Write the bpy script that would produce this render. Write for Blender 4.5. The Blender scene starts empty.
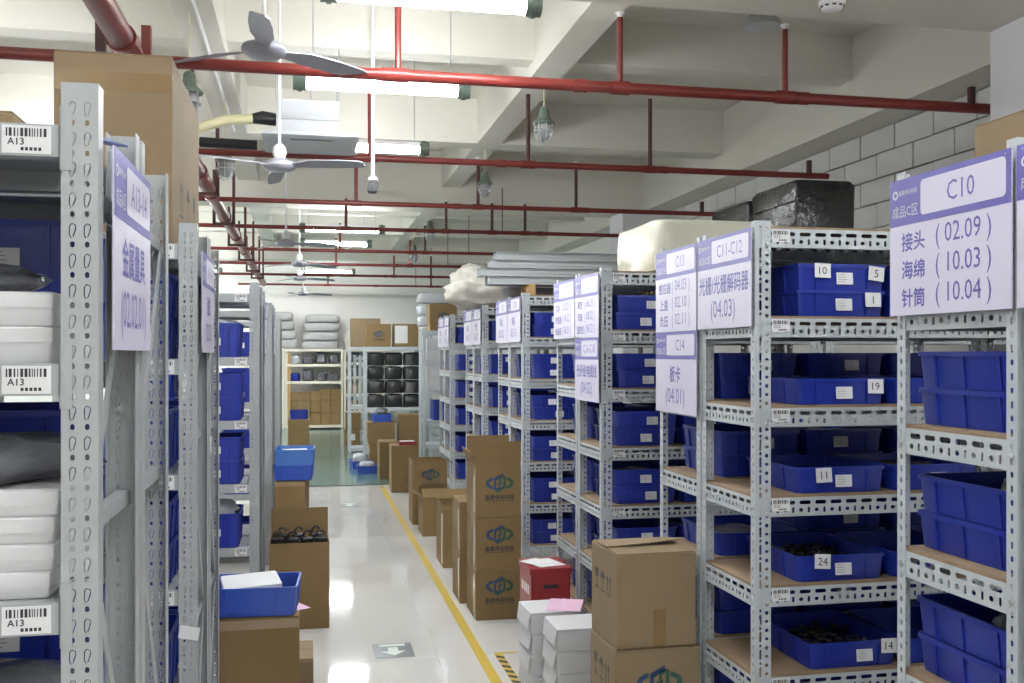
import bpy, math, random
from mathutils import Matrix, Vector, noise

SC = bpy.context.scene
COL = SC.collection
PI = math.pi
rnd = random.Random(7)

# ------------------------------------------------------------------ camera, world, exposure
CAM_Z = 2.05
cam = bpy.data.cameras.new('camera')
cam.lens = 35.0; cam.sensor_width = 36.0
cam.shift_y = 13.5 / 1024
cam.clip_end = 200
cam_o = bpy.data.objects.new('camera', cam)
COL.objects.link(cam_o)
cam_o.location = (0, 0, CAM_Z)
cam_o.rotation_euler = (PI / 2, 0, -math.atan(207 / (35 / 36 * 1024)))
SC.camera = cam_o
w = bpy.data.worlds.new('world'); SC.world = w; w.use_nodes = True
w.node_tree.nodes['Background'].inputs[0].default_value = (0.75, 0.8, 0.9, 1)
w.node_tree.nodes['Background'].inputs[1].default_value = 0.15
SC.view_settings.view_transform = 'Standard'
SC.view_settings.look = 'None'
SC.view_settings.exposure = 1.0
SC.view_settings.gamma = 1.0
SC.view_settings.use_curve_mapping = False
TUBE_STRENGTH = 60.0

# ------------------------------------------------------------------ materials
def mat(name, col, rough=0.6, metal=0.0, var=0.06, scale=6.0, bump=0.0, bscale=60.0, spec=0.5, trans=0.0, alpha=1.0, coat=0.0):
    m = bpy.data.materials.new(name); m.use_nodes = True
    nt = m.node_tree; n = nt.nodes; l = nt.links
    b = n['Principled BSDF']
    b.inputs['Roughness'].default_value = rough
    b.inputs['Metallic'].default_value = metal
    b.inputs['Specular IOR Level'].default_value = spec
    b.inputs['Transmission Weight'].default_value = trans
    b.inputs['Alpha'].default_value = alpha
    b.inputs['Coat Weight'].default_value = coat
    tc = n.new('ShaderNodeTexCoord')
    if var > 0:
        nz = n.new('ShaderNodeTexNoise'); nz.inputs['Scale'].default_value = scale; nz.inputs['Detail'].default_value = 4
        l.new(tc.outputs['Object'], nz.inputs['Vector'])
        mx = n.new('ShaderNodeMix'); mx.data_type = 'RGBA'
        mx.inputs['A'].default_value = (*[max(0, c * (1 - var)) for c in col], 1)
        mx.inputs['B'].default_value = (*[min(1, c * (1 + var)) for c in col], 1)
        l.new(nz.outputs['Fac'], mx.inputs['Factor'])
        l.new(mx.outputs['Result'], b.inputs['Base Color'])
    else:
        b.inputs['Base Color'].default_value = (*col, 1)
    if bump > 0:
        nb = n.new('ShaderNodeTexNoise'); nb.inputs['Scale'].default_value = bscale; nb.inputs['Detail'].default_value = 3
        l.new(tc.outputs['Object'], nb.inputs['Vector'])
        bp = n.new('ShaderNodeBump'); bp.inputs['Strength'].default_value = bump; bp.inputs['Distance'].default_value = 0.01
        l.new(nb.outputs['Fac'], bp.inputs['Height']); l.new(bp.outputs['Normal'], b.inputs['Normal'])
    return m

def emis(name, col, st):
    m = bpy.data.materials.new(name); m.use_nodes = True
    b = m.node_tree.nodes['Principled BSDF']
    b.inputs['Base Color'].default_value = (*col, 1)
    b.inputs['Emission Color'].default_value = (*col, 1)
    b.inputs['Emission Strength'].default_value = st
    return m

M = {
 'rack': mat('white_rack_paint', (0.47, 0.505, 0.525), 0.45, 0, 0.04, 3),
 'grey_rack': mat('grey_rack_paint', (0.37, 0.39, 0.395), 0.42, 0, 0.05, 3),
 'board': mat('particle_board', (0.29, 0.20, 0.125), 0.8, 0, 0.14, 40, 0.2, 200),
 'blue': mat('blue_plastic', (0.012, 0.028, 0.27), 0.34, 0, 0.08, 5),
 'light_blue': mat('light_blue_plastic', (0.07, 0.18, 0.50), 0.35, 0, 0.06, 5),
 'mid_blue': mat('mid_blue_plastic', (0.035, 0.085, 0.42), 0.35, 0, 0.06, 5),
 'carton': mat('brown_cardboard', (0.208, 0.134, 0.054), 0.85, 0, 0.07, 4, 0.06, 30),
 'carton2': mat('tan_cardboard', (0.235, 0.167, 0.094), 0.85, 0, 0.06, 4, 0.06, 30),
 'carton_in': mat('dark_cardboard', (0.17, 0.11, 0.06), 0.9, 0, 0.08, 6),
 'tape': mat('brown_tape', (0.22, 0.14, 0.06), 0.25, 0, 0.1, 8),
 'clear_tape': mat('shiny_clear_tape', (0.32, 0.23, 0.14), 0.15, 0, 0.12, 12),
 'white': mat('white_card', (0.66, 0.66, 0.67), 0.6, 0, 0.02, 5),
 'paper': mat('paper', (0.74, 0.74, 0.74), 0.7, 0, 0.02, 9),
 'pink': mat('pink_paper', (0.78, 0.50, 0.66), 0.7, 0, 0.03, 9),
 'signw': mat('sign_white', (0.63, 0.60, 0.73), 0.35, 0, 0.01, 2),
 'violet': mat('sign_violet', (0.105, 0.088, 0.37), 0.4, 0, 0.03, 3),
 'ink': mat('black_ink', (0.03, 0.03, 0.035), 0.6, 0, 0.0),
 'lineink': mat('grey_print', (0.35, 0.35, 0.36), 0.7, 0, 0.0),
 'boxink': mat('box_print', (0.055, 0.045, 0.04), 0.7, 0, 0.0),
 'logo_b': mat('logo_blue', (0.018, 0.055, 0.14), 0.6, 0, 0.05),
 'logo_g': mat('logo_green', (0.02, 0.08, 0.055), 0.6, 0, 0.05),
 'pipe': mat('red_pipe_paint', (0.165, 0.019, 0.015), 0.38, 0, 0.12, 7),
 'pipe_dark': mat('dark_red', (0.06, 0.012, 0.010), 0.5, 0, 0.2, 9),
 'ceil': mat('ceiling_paint', (0.71, 0.69, 0.62), 0.9, 0, 0.05, 1.3, 0.05, 20),
 'wall': mat('white_wall_paint', (0.84, 0.83, 0.80), 0.9, 0, 0.02, 1.0),
 'pillar': mat('pillar_paint', (0.80, 0.79, 0.82), 0.9, 0, 0.02, 1.0),
 'block': mat('grey_block', (0.66, 0.655, 0.64), 0.95, 0, 0.09, 3, 0.15, 60),
 'mortar': mat('dark_mortar', (0.12, 0.115, 0.11), 0.95, 0, 0.3, 6),
 'lampwhite': mat('white_metal', (0.82, 0.82, 0.82), 0.4, 0, 0.0),
 'lampgreen': mat('grey_green_enamel', (0.12, 0.165, 0.13), 0.4, 0, 0.08, 9),
 'cageglass': mat('cloudy_glass', (0.75, 0.77, 0.78), 0.08, 0, 0.0, trans=0.7),
 'steel': mat('wire_steel', (0.55, 0.56, 0.57), 0.35, 0.7, 0.05),
 'fan': mat('fan_enamel', (0.28, 0.28, 0.32), 0.35, 0.1, 0.04),
 'black': mat('black_plastic', (0.013, 0.013, 0.015), 0.4, 0, 0.1, 9),
 'blackwrap': mat('black_stretch_wrap', (0.008, 0.009, 0.010), 0.22, 0, 0.2, 9, 0.9, 18),
 'foam': mat('cream_foam_wrap', (0.58, 0.57, 0.47), 0.3, 0, 0.06, 5, 0.8, 14),
 'sack': mat('woven_sack', (0.52, 0.50, 0.45), 0.7, 0, 0.06, 5, 0.6, 18),
 'greysack': mat('grey_bale_wrap', (0.40, 0.395, 0.39), 0.7, 0, 0.06, 4, 0.25, 18),
 'bag': mat('cloudy_plastic_bag', (0.42, 0.44, 0.47), 0.18, 0, 0.12, 9, 0.5, 25),
 'bagdark': mat('smoky_plastic_bag', (0.12, 0.125, 0.14), 0.16, 0, 0.4, 14, 0.6, 30),
 'blackpack': mat('black_glossy_film', (0.025, 0.026, 0.028), 0.2, 0, 0.5, 12, 1.0, 14),
 'red': mat('red_paint', (0.27, 0.018, 0.02), 0.38, 0, 0.05, 5),
 'yellow': mat('yellow_floor_tape', (0.56, 0.40, 0.05), 0.4, 0, 0.08, 8),
 'tile': mat('cream_floor_tile', (0.68, 0.67, 0.64), 0.06, 0, 0.03, 1.5),
 'grout': mat('floor_grout', (0.40, 0.385, 0.35), 0.5, 0, 0.05, 4),
 'green': mat('green_floor_paint', (0.12, 0.21, 0.185), 0.16, 0, 0.08, 2),
 'decal': mat('grey_floor_decal', (0.12, 0.14, 0.15), 0.3, 0, 0.05),
 'arrow': mat('pale_arrow_print', (0.62, 0.70, 0.62), 0.4, 0, 0.0),
 'cream_shelf': mat('cream_shelf_paint', (0.74, 0.70, 0.58), 0.5, 0, 0.04),
 'wood': mat('shelf_wood', (0.42, 0.26, 0.10), 0.7, 0, 0.15, 10),
 'hose': mat('pale_yellow_hose', (0.66, 0.62, 0.38), 0.5, 0, 0.05),
 'acwhite': mat('air_conditioner_plastic', (0.50, 0.52, 0.55), 0.45, 0, 0.02),
 'tube': emis('lit_tube', (0.95, 0.98, 1.0), TUBE_STRENGTH),
}

# ------------------------------------------------------------------ mesh building
class MB:
    def __init__(s): s.v = []; s.f = []; s.m = []
    def add(s, vs, fs, mi=0, mx=None):
        o = len(s.v)
        s.v += [tuple(mx @ Vector(p)) for p in vs] if mx is not None else [tuple(p) for p in vs]
        for f in fs: s.f.append(tuple(i + o for i in f)); s.m.append(mi)
        return s
    def box(s, x0, x1, y0, y1, z0, z1, mi=0, mx=None):
        vs = [(x0,y0,z0),(x1,y0,z0),(x1,y1,z0),(x0,y1,z0),(x0,y0,z1),(x1,y0,z1),(x1,y1,z1),(x0,y1,z1)]
        return s.add(vs, [(0,3,2,1),(4,5,6,7),(0,1,5,4),(1,2,6,5),(2,3,7,6),(3,0,4,7)], mi, mx)
    def bar(s, p0, p1, w, h, mi=0, up=(0,0,1)):
        p0 = Vector(p0); p1 = Vector(p1); d = (p1 - p0); L = d.length; d.normalize()
        u = Vector(up); sd = d.cross(u)
        if sd.length < 1e-4: sd = d.cross(Vector((1,0,0)))
        sd.normalize(); u = sd.cross(d)
        mx = Matrix((( d.x, sd.x, u.x, p0.x),( d.y, sd.y, u.y, p0.y),( d.z, sd.z, u.z, p0.z),(0,0,0,1)))
        return s.box(0, L, -w/2, w/2, -h/2, h/2, mi, mx)
    def tube(s, pts, r, n=10, mi=0, caps=True):
        pts = [Vector(p) for p in pts]; rings = []
        rr = r if isinstance(r, (list, tuple)) else [r] * len(pts)
        ref = None
        for i, p in enumerate(pts):
            d = (pts[min(i+1, len(pts)-1)] - pts[max(i-1, 0)]).normalized()
            if ref is None:
                ref = Vector((0,0,1)) if abs(d.z) < 0.9 else Vector((1,0,0))
            a = d.cross(ref).normalized(); b = a.cross(d).normalized(); ref = b
            rings.append([p + (a * math.cos(2*PI*k/n) + b * math.sin(2*PI*k/n)) * rr[i] for k in range(n)])
        vs = [q for rg in rings for q in rg]; fs = []
        for i in range(len(pts)-1):
            for k in range(n):
                fs.append((i*n+k, i*n+(k+1)%n, (i+1)*n+(k+1)%n, (i+1)*n+k))
        if caps:
            fs.append(tuple(range(n))[::-1]); fs.append(tuple((len(pts)-1)*n+k for k in range(n)))
        return s.add(vs, fs, mi)
    def lathe(s, prof, n=16, c=(0,0,0), mi=0, mx=None):
        vs = []; fs = []
        for r, z in prof:
            for k in range(n):
                a = 2*PI*k/n; vs.append((c[0]+r*math.cos(a), c[1]+r*math.sin(a), c[2]+z))
        for i in range(len(prof)-1):
            for k in range(n):
                fs.append((i*n+k, i*n+(k+1)%n, (i+1)*n+(k+1)%n, (i+1)*n+k))
        fs.append(tuple(range(n))[::-1]); fs.append(tuple((len(prof)-1)*n+k for k in range(n)))
        return s.add(vs, fs, mi, mx)
    def mesh(s, name, mats, smooth=None):
        me = bpy.data.meshes.new(name)
        me.from_pydata(s.v, [], s.f)
        for k in (mats if isinstance(mats, (list, tuple)) else [mats]): me.materials.append(M[k])
        me.polygons.foreach_set('material_index', s.m)
        if smooth is not None:
            me.polygons.foreach_set('use_smooth', [True] * len(s.f))
            me.set_sharp_from_angle(angle=math.radians(smooth))
        me.update()
        return me
    def build(s, name, mats, parent=None, loc=(0,0,0), rz=0, smooth=None):
        return inst(name, s.mesh(name, mats, smooth), parent, loc, rz)

def inst(name, me, parent=None, loc=(0,0,0), rz=0):
    o = bpy.data.objects.new(name, me); COL.objects.link(o)
    o.location = loc
    if isinstance(rz, (tuple, list)): o.rotation_euler = rz
    else: o.rotation_euler = (0, 0, rz)
    if parent is not None: o.parent = parent
    return o
def tag(o, label=None, cat=None, group=None, kind=None):
    if label: o['label'] = label
    if cat: o['category'] = cat
    if group: o['group'] = group
    if kind: o['kind'] = kind
    return o
def thing(name, label, cat, loc=(0,0,0), rz=0, group=None):
    o = bpy.data.objects.new(name, None); COL.objects.link(o)
    o.empty_display_size = 0.1
    o.location = loc; o.rotation_euler = (0, 0, rz)
    return tag(o, label, cat, group)
def copy_tree(o, parent=None):
    c = o.copy(); COL.objects.link(c); c.parent = parent
    for ch in o.children: copy_tree(ch, c)
    return c

_cu = bpy.data.curves.new('tmp_curve', 'CURVE'); _cu.dimensions = '2D'; _cu.fill_mode = 'BOTH'
_co = bpy.data.objects.new('tmp_curve', _cu); COL.objects.link(_co)
def plate(outline, holes, t):
    """flat sheet in XY with real holes, thickness t centred on z=0 -> (verts, faces)"""
    _cu.splines.clear(); _cu.extrude = t / 2
    for poly in [outline] + holes:
        sp = _cu.splines.new('POLY'); sp.points.add(len(poly) - 1); sp.use_cyclic_u = True
        for i, (x, y) in enumerate(poly): sp.points[i].co = (x, y, 0, 1)
    dg = bpy.context.evaluated_depsgraph_get(); dg.update()
    me = bpy.data.meshes.new_from_object(_co.evaluated_get(dg))
    vs = [tuple(v.co) for v in me.vertices]; fs = [tuple(p.vertices) for p in me.polygons]
    bpy.data.meshes.remove(me)
    return vs, fs
def strip(wd, L, pitch, holes, t, along='y', margin=0.0):
    """long punched strip built from one punched cell repeated along its length (cell runs along x or y)"""
    n = int((L - 2*margin) / pitch); m = (L - n*pitch) / 2
    out = [(0,0),(wd,0),(wd,pitch),(0,pitch)] if along == 'y' else [(0,0),(pitch,0),(pitch,wd),(0,wd)]
    vs, fs = plate(out, holes, t)
    V, F = [], []
    for k in range(n):
        o = len(V); d = m + k*pitch
        V += [(x, y+d, z) if along == 'y' else (x+d, y, z) for x, y, z in vs]
        F += [tuple(i+o for i in f) for f in fs]
    for a, b in ((0, m), (L-m, L)):
        o = len(V); h = t/2
        x0, x1, y0, y1 = (0, wd, a, b) if along == 'y' else (a, b, 0, wd)
        V += [(x0,y0,-h),(x1,y0,-h),(x1,y1,-h),(x0,y1,-h),(x0,y0,h),(x1,y0,h),(x1,y1,h),(x0,y1,h)]
        F += [tuple(i+o for i in f) for f in ((0,3,2,1),(4,5,6,7),(0,1,5,4),(1,2,6,5),(2,3,7,6),(3,0,4,7))]
    return V, F
def slot(cx, cy, w_, h_):
    a = min(w_, h_) * 0.3; x0, x1, y0, y1 = cx-w_/2, cx+w_/2, cy-h_/2, cy+h_/2
    return [(x0+a,y0),(x1-a,y0),(x1,y0+a),(x1,y1-a),(x1-a,y1),(x0+a,y1),(x0,y1-a),(x0,y0+a)]
_tc = bpy.data.curves.new('tmp_text', 'FONT'); _to = bpy.data.objects.new('tmp_text', _tc); COL.objects.link(_to)
_tcache = {}
def text(s_, bold=0.0):
    key = s_
    if key not in _tcache:
        _tc.body = s_; _tc.size = 1; _tc.offset = 0; _tc.resolution_u = 2
        dg = bpy.context.evaluated_depsgraph_get(); dg.update()
        me = bpy.data.meshes.new_from_object(_to.evaluated_get(dg))
        vs = [(v.co.x, v.co.y) for v in me.vertices]; fs = [tuple(p.vertices) for p in me.polygons]
        bpy.data.meshes.remove(me)
        xs = [p[0] for p in vs] or [0]; ys = [p[1] for p in vs] or [0]
        _tcache[key] = (vs, fs, min(xs), max(xs), min(ys), max(ys))
    return _tcache[key]
def put_text(mb, s_, cx, cz, hh, y, mi=0, bold=0.0, maxw=None, squeeze=1.0):
    """text in the XZ plane facing -Y, centred at cx,cz, glyph height hh"""
    vs, fs, x0, x1, y0, y1 = text(s_, bold)
    k = hh / max(1e-6, (y1 - y0)); kx = k * squeeze
    if maxw and (x1 - x0) * kx > maxw: kx = maxw / (x1 - x0)
    em = hh if len(s_) else 1
    b = max(0.0, bold)
    for j, (dx, dz) in enumerate(((0, 0), (b, 0), (-b, 0), (0, b), (0, -b)) if b > 0.008 else ((0, 0),)):
        mb.add([(cx + (x + dx - (x0+x1)/2) * kx, y - 0.00002*j, cz + (z + dz - (y0+y1)/2) * k) for x, z in vs], fs, mi)

# ------------------------------------------------------------------ room shell
XL, XR, YB, YF = -7.0, 5.75, -4.0, 28.8
SLAB = CAM_Z + 3.15
def struct(mb, name, mats, parent=None):
    o = mb.build(name, mats, parent)
    if parent is None: o['kind'] = 'structure'
    return o
TS, TX0, TY0 = 0.765, 0.116 - 4 * 0.765, 8.24 - 11 * 0.765
GREEN_Y = 15.8
floor = struct(MB().box(XL, XR, YB, GREEN_Y, -0.2, -0.004), 'floor', 'grout')
tile_me = MB().box(0.0015, TS-0.0015, 0.0015, TS-0.0015, -0.0039, 0.0).mesh('tile', 'tile')
for i in range(11):
    for j in range(21):
        if TY0 + (j+1)*TS < GREEN_Y + 0.1: inst('tile', tile_me, floor, (TX0 + i*TS, TY0 + j*TS, 0))
gf = struct(MB().box(XL, XR, GREEN_Y, YF, -0.2, 0.0), 'floor_painted', 'green')
gf['label'] = 'glossy green painted floor at the far end'
struct(MB().box(XL-0.2, XL, YB, YF, -0.2, SLAB), 'wall_left', 'wall')
struct(MB().box(XL, XR, YF, YF+0.2, -0.2, SLAB), 'wall_back', 'wall')
struct(MB().box(XL, XR, YB-0.2, YB, -0.2, SLAB), 'wall_front', 'wall')
ceil = struct(MB().box(XL-0.2, XR+0.2, YB-0.2, YF+0.2, SLAB, SLAB+0.2), 'ceiling', 'ceil')
def beam(x0, x1, y0, y1, zb):
    MB().box(x0, x1, y0, y1, zb, SLAB).build('ceiling_beam', 'ceil', ceil)
LB = CAM_Z + 2.6
DB = CAM_Z + 2.3
deep = [(-2.6, -1.9), (5.55, 6.25), (15.3, 16.0), (24.6, 25.3)]
for y0, y1 in deep: beam(XL, XR, y0, y1, DB)
spans = [(YB, -2.6), (-1.9, 5.55), (6.25, 15.3), (16.0, 24.6), (25.3, YF)]
for y0, y1 in spans:
    for x0, x1 in ((2.07, 2.36), (-0.975, -0.667), (-4.1, -3.8)):
        beam(x0, x1, y0, y1, LB)
    beam(5.3, XR, y0, y1, DB)
for y0, t, zb in ((2.3, 0.25, LB), (8.95, 0.25, CAM_Z+2.72), (12.05, 0.35, LB), (18.6, 0.3, LB), (21.6, 0.3, LB)):
    for x0, x1 in ((XL, -4.1), (-3.8, -0.975), (-0.667, 2.07), (2.36, 5.3)): beam(x0, x1, y0, y0+t, zb)
# right wall of aerated blocks
wr = struct(MB().box(XR+0.012, XR+0.2, YB, YF, -0.2, SLAB), 'wall_right', 'mortar')
BH, BL = 0.25, 0.62
blk = [MB().box(-0.03, 0.03, 0.006, BL-0.012, 0.005, BH-0.010).mesh('block', 'block'), MB().box(-0.03, 0.03, 0.01, BL-0.008, 0.008, BH-0.006).mesh('block', 'block')]
nrow = 0
z = 2.35
while z + BH <= DB + 0.26:
    y = 6.1 - (nrow % 2) * 0.31
    while y < 15.4:
        inst('block', blk[rnd.randrange(2)], wr, (XR + rnd.uniform(-0.003, 0.003), y, z)); y += BL
    z += BH; nrow += 1
low = MB().box(XR-0.03, XR+0.012, YB, YF, 0, 2.35).build('render_coat', 'block', wr)
MB().box(XR-0.03, XR+0.012, 15.9, YF, 2.35, DB).build('render_coat', 'wall', wr)
MB().box(XR-0.03, XR+0.012, YB, 5.4, 2.35, DB).build('render_coat', 'wall', wr)
for y0, y1 in ((5.55, 6.25), (15.3, 16.0), (24.6, 25.3)):
    p = MB().box(4.78 if y0 < 6 else 5.0, XR-0.03, y0, y1, 0, DB).build('pillar', 'pillar'); p['kind'] = 'structure'
# floor markings
tag(MB().box(1.139, 1.209, 0.0, 15.5, 0.0003, 0.0018).build('floor_line_tape', 'yellow'), 'long yellow tape line along the tiled aisle floor', 'floor tape')
def decal(y, label):
    o = thing('floor_arrow_sticker', label, 'floor sticker', (0.60, y, 0.0003))
    MB().box(-0.135, 0.135, -0.17, 0.17, 0, 0.0012).build('sticker', 'decal', o)
    a = MB()
    a.add([(0,-0.12,0.0016),(0.085,-0.02,0.0016),(0.035,-0.02,0.0016),(0.035,0.07,0.0016),(-0.035,0.07,0.0016),(-0.035,-0.02,0.0016),(-0.085,-0.02,0.0016)], [(0,1,2,3,4,5,6)])
    a.box(-0.09, 0.09, 0.095, 0.15, 0.0012, 0.0016)
    a.build('arrow', 'arrow', o)
decal(6.93, 'grey floor sticker with pale arrow, nearer of the two')
decal(13.77, 'small grey floor sticker farther along the aisle, near the green floor')
hz = thing('hazard_tape', 'yellow and black striped hazard tape corner beside white boxes', 'floor tape', (1.27, 6.74, 0.0003))
MB().box(0, 0.75, -0.03, 0.0, 0, 0.0012).build('tape_strip', 'yellow', hz)
MB().box(0, 0.055, -0.80, -0.03, 0, 0.0012).build('tape_strip', 'yellow', hz)
for k in range(7):
    y = -0.12 - k*0.105
    MB().add([(0.001,y,0.0017),(0.054,y-0.035,0.0017),(0.054,y+0.015,0.0017),(0.001,y+0.05,0.0017)], [(0,1,2,3)]).build('stripe', 'ink', hz)

# ------------------------------------------------------------------ slotted-angle racks (right side)
RH, PITCH = 2.6, 0.369
LEVELS = [2.57 - PITCH * k for k in range(7)]
SH = 0.0025
MX_XZ = Matrix(((1,0,0,0),(0,0,1,0),(0,1,0,0),(0,0,0,1)))      # plate XY -> XZ
MX_YZ = Matrix(((0,0,1,0),(1,0,0,0),(0,1,0,0),(0,0,0,1)))      # plate XY -> YZ
def angle_post(sx, sy, wide, narrow=0.04, far=False):
    """L-angle, corner at 0,0; flange along sx*X (in the XZ plane) of width wide, flange along sy*Y of width narrow"""
    mb = MB(); hb = []; ha = []
    if wide > 0.055:
        hb = [slot(0.024, 0.024, 0.0105, 0.042), slot(0.024, 0.060, 0.0105, 0.013), slot(0.052, 0.016, 0.016, 0.012), slot(0.052, 0.051, 0.016, 0.016)]
    else:
        hb = [slot(0.024, 0.016, 0.015, 0.014), slot(0.024, 0.051, 0.015, 0.014)]
    ha = [slot(0.018, 0.016, 0.012, 0.016), slot(0.018, 0.051, 0.010, 0.020)]
    vs, fs = strip(wide, RH, 0.0715, hb, SH)
    mb.add([(sx*x, sy*SH/2 + zz, y) for x, y, zz in vs], fs)
    vs, fs = strip(narrow - SH, RH, 0.0715, ha, SH)
    mb.add([(sx*SH/2 + zz, sy*(x + SH), y) for x, y, zz in vs], fs)
    return mb.mesh('post', 'rack')
POST = {(sx, sy): angle_post(sx, sy, 0.07 if sy > 0 else 0.042) for sx in (1, -1) for sy in (1, -1)}
foot_me = MB().box(-0.005, 0.05, -0.005, 0.05, 0, 0.006).mesh('foot', 'black')
def slotted_beam(L, H=0.078):
    mb = MB()
    hs = [slot(0.035, H-0.022, 0.050, 0.016), slot(0.017, 0.025, 0.018, 0.015), slot(0.052, 0.025, 0.011, 0.024)]
    vs, fs = strip(H, L, 0.07, hs, SH, 'x', 0.01)
    mb.add([(x, zz, y) for x, y, zz in vs], fs)
    mb.box(0, L, SH/2, 0.028, 0.0, SH)      # lower return lip that carries the board
    return mb
def beam_x(L): return slotted_beam(L).mesh('beam', 'rack')
_bm = {}
def get_beam(L):
    k = round(L, 3)
    if k not in _bm: _bm[k] = beam_x(k)
    return _bm[k]
bolt_me = MB().lathe([(0.009,0),(0.009,0.003),(0.005,0.006)], 8).mesh('bolt', 'steel')
def barcode_card(wd, ht, code, sub=True):
    mb = MB(); r = random.Random(code)
    mb.box(0, wd, -0.0012, 0, 0, ht, 0)
    x = wd*0.08
    while x < wd*0.9:
        b = r.choice((0.003, 0.005, 0.009)) * wd/0.15
        mb.box(x, x+b, -0.0016, -0.0012, ht*0.60, ht*0.90, 1); x += b + r.choice((0.004, 0.006))*wd/0.15
    put_text(mb, code, wd*0.28, ht*0.42, ht*0.24, -0.0017, 1, 0.02)
    if sub:
        for k in range(5): mb.box(wd*(0.38+0.09*k), wd*(0.44+0.09*k), -0.0016, -0.0012, ht*0.10, ht*0.22, 1)
    return mb.mesh('barcode_label', ['paper', 'ink'])
_card = {}
def get_card(wd, ht, code):
    k = (wd, ht, code)
    if k not in _card: _card[k] = barcode_card(*k)
    return _card[k]
_board = {}
def slotted_rack(label, x0, y0, depth, length=1.5, code=None, levels=LEVELS, both=True):
    t = thing('slotted_angle_rack', label, 'storage rack', (x0, y0, 0), 0, 'white slotted-angle racks on the right')
    for sx, px in ((1, 0), (-1, length)):
        for sy, py in ((1, 0), (-1, depth)):
            inst('post', POST[(sx, sy)], t, (px, py, 0))
    sl = depth - 2*0.002
    for i, z in enumerate(levels):
        bz = z - 0.078
        b = inst('beam', get_beam(length - 0.012), t, (0.006, 0.0045, bz))
        if code: inst('barcode_label', get_card(0.08, 0.052, code), b, (0.070, -0.0014, 0.022))
        inst('beam', get_beam(length - 0.012), t, (length - 0.006, depth - 0.0045, bz), PI)
        inst('beam', get_beam(sl - 0.008), t, (0.0045, depth - 0.006, bz), -PI/2)
        inst('beam', get_beam(sl - 0.008), t, (length - 0.0045, 0.006, bz), PI/2)
        key = (length, depth)
        if key not in _board: _board[key] = MB().box(0.009, length-0.009, 0.009, depth-0.009, -0.010, 0.010).mesh('shelf_board', 'board')
        inst('shelf_board', _board[key], t, (0, 0, z))
    for i, z in enumerate(levels):
        for py in (0.02, depth-0.02):
            inst('bolt', bolt_me, t, (-0.0005, py, z - 0.04), (0, -PI/2, 0))
        inst('bolt', bolt_me, t, (0.052, -0.0005, z - 0.065), (PI/2, 0, 0))
    return t

# racks: key -> (x0, y0, depth)
RACKS = {
 'C09': (1.76, 1.64, 0.53, 'white slotted-angle rack cut off by the right picture edge', None),
 'C10': (1.76, 2.20, 0.52, 'white slotted-angle rack behind the C10 sign, nearest on the right', 'C10'),
 'C11': (1.80, 3.78, 0.55, 'white slotted-angle rack behind the C11-C12 sign', 'C11'),
 'C13': (1.80, 4.36, 0.53, 'white slotted-angle rack behind the C13 and C14 signs', None),
 'C15': (1.82, 6.00, 0.54, 'white slotted-angle rack behind the C15 and C16-C18 signs', 'C15'),
 'C17': (1.82, 6.57, 0.56, 'white slotted-angle rack behind the C17 sign', None),
 'third': (1.88, 8.60, 0.55, 'white slotted-angle rack right behind the stacked logo cartons, nearer of its pair', None),
 'third_b': (1.88, 9.18, 0.54, 'white slotted-angle rack under the grey profile bundle, farther of its pair', None),
 'fourth': (1.90, 10.75, 0.55, 'white slotted-angle rack next beyond the profile bundle, nearer of its pair', None),
 'fourth_b': (1.90, 11.33, 0.55, 'white slotted-angle rack under the white woven sack, farther of its pair', None),
 'fifth': (1.92, 13.35, 0.52, 'small-looking far white slotted-angle rack, nearer of last pair', None),
 'fifth_b': (1.92, 13.90, 0.52, 'small-looking far white slotted-angle rack, farther of last pair', None),
}
rack_obj = {}
for k, (x0, y0, dp, lb, cd) in RACKS.items():
    rack_obj[k] = slotted_rack(lb, x0, y0, dp, 1.5, cd)
slotted_rack('white slotted-angle rack glimpsed through the C11 shelves, deep inside row C15', 3.36, 6.0, 0.54, 1.5, None)

# ------------------------------------------------------------------ blue tubs
def rloop(w_, d_, z, r, n=3, ox=0, oy=0):
    pts = []
    for cx, cy, a0 in ((w_/2-r, d_/2-r, 0), (-w_/2+r, d_/2-r, PI/2), (-w_/2+r, -d_/2+r, PI), (w_/2-r, -d_/2+r, 1.5*PI)):
        for k in range(n):
            a = a0 + (PI/2)*k/(n-1); pts.append((cx + r*math.cos(a) + ox, cy + r*math.sin(a) + oy, z))
    return pts
def loft(mb, loops, mi=0, cap0=True, cap1=True):
    n = len(loops[0]); vs = [p for lp in loops for p in lp]; fs = []
    for i in range(len(loops)-1):
        for k in range(n): fs.append((i*n+k, i*n+(k+1)%n, (i+1)*n+(k+1)%n, (i+1)*n+k))
    if cap0: fs.append(tuple(range(n))[::-1])
    if cap1: fs.append(tuple((len(loops)-1)*n+k for k in range(n)))
    mb.add(vs, fs, mi)
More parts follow.
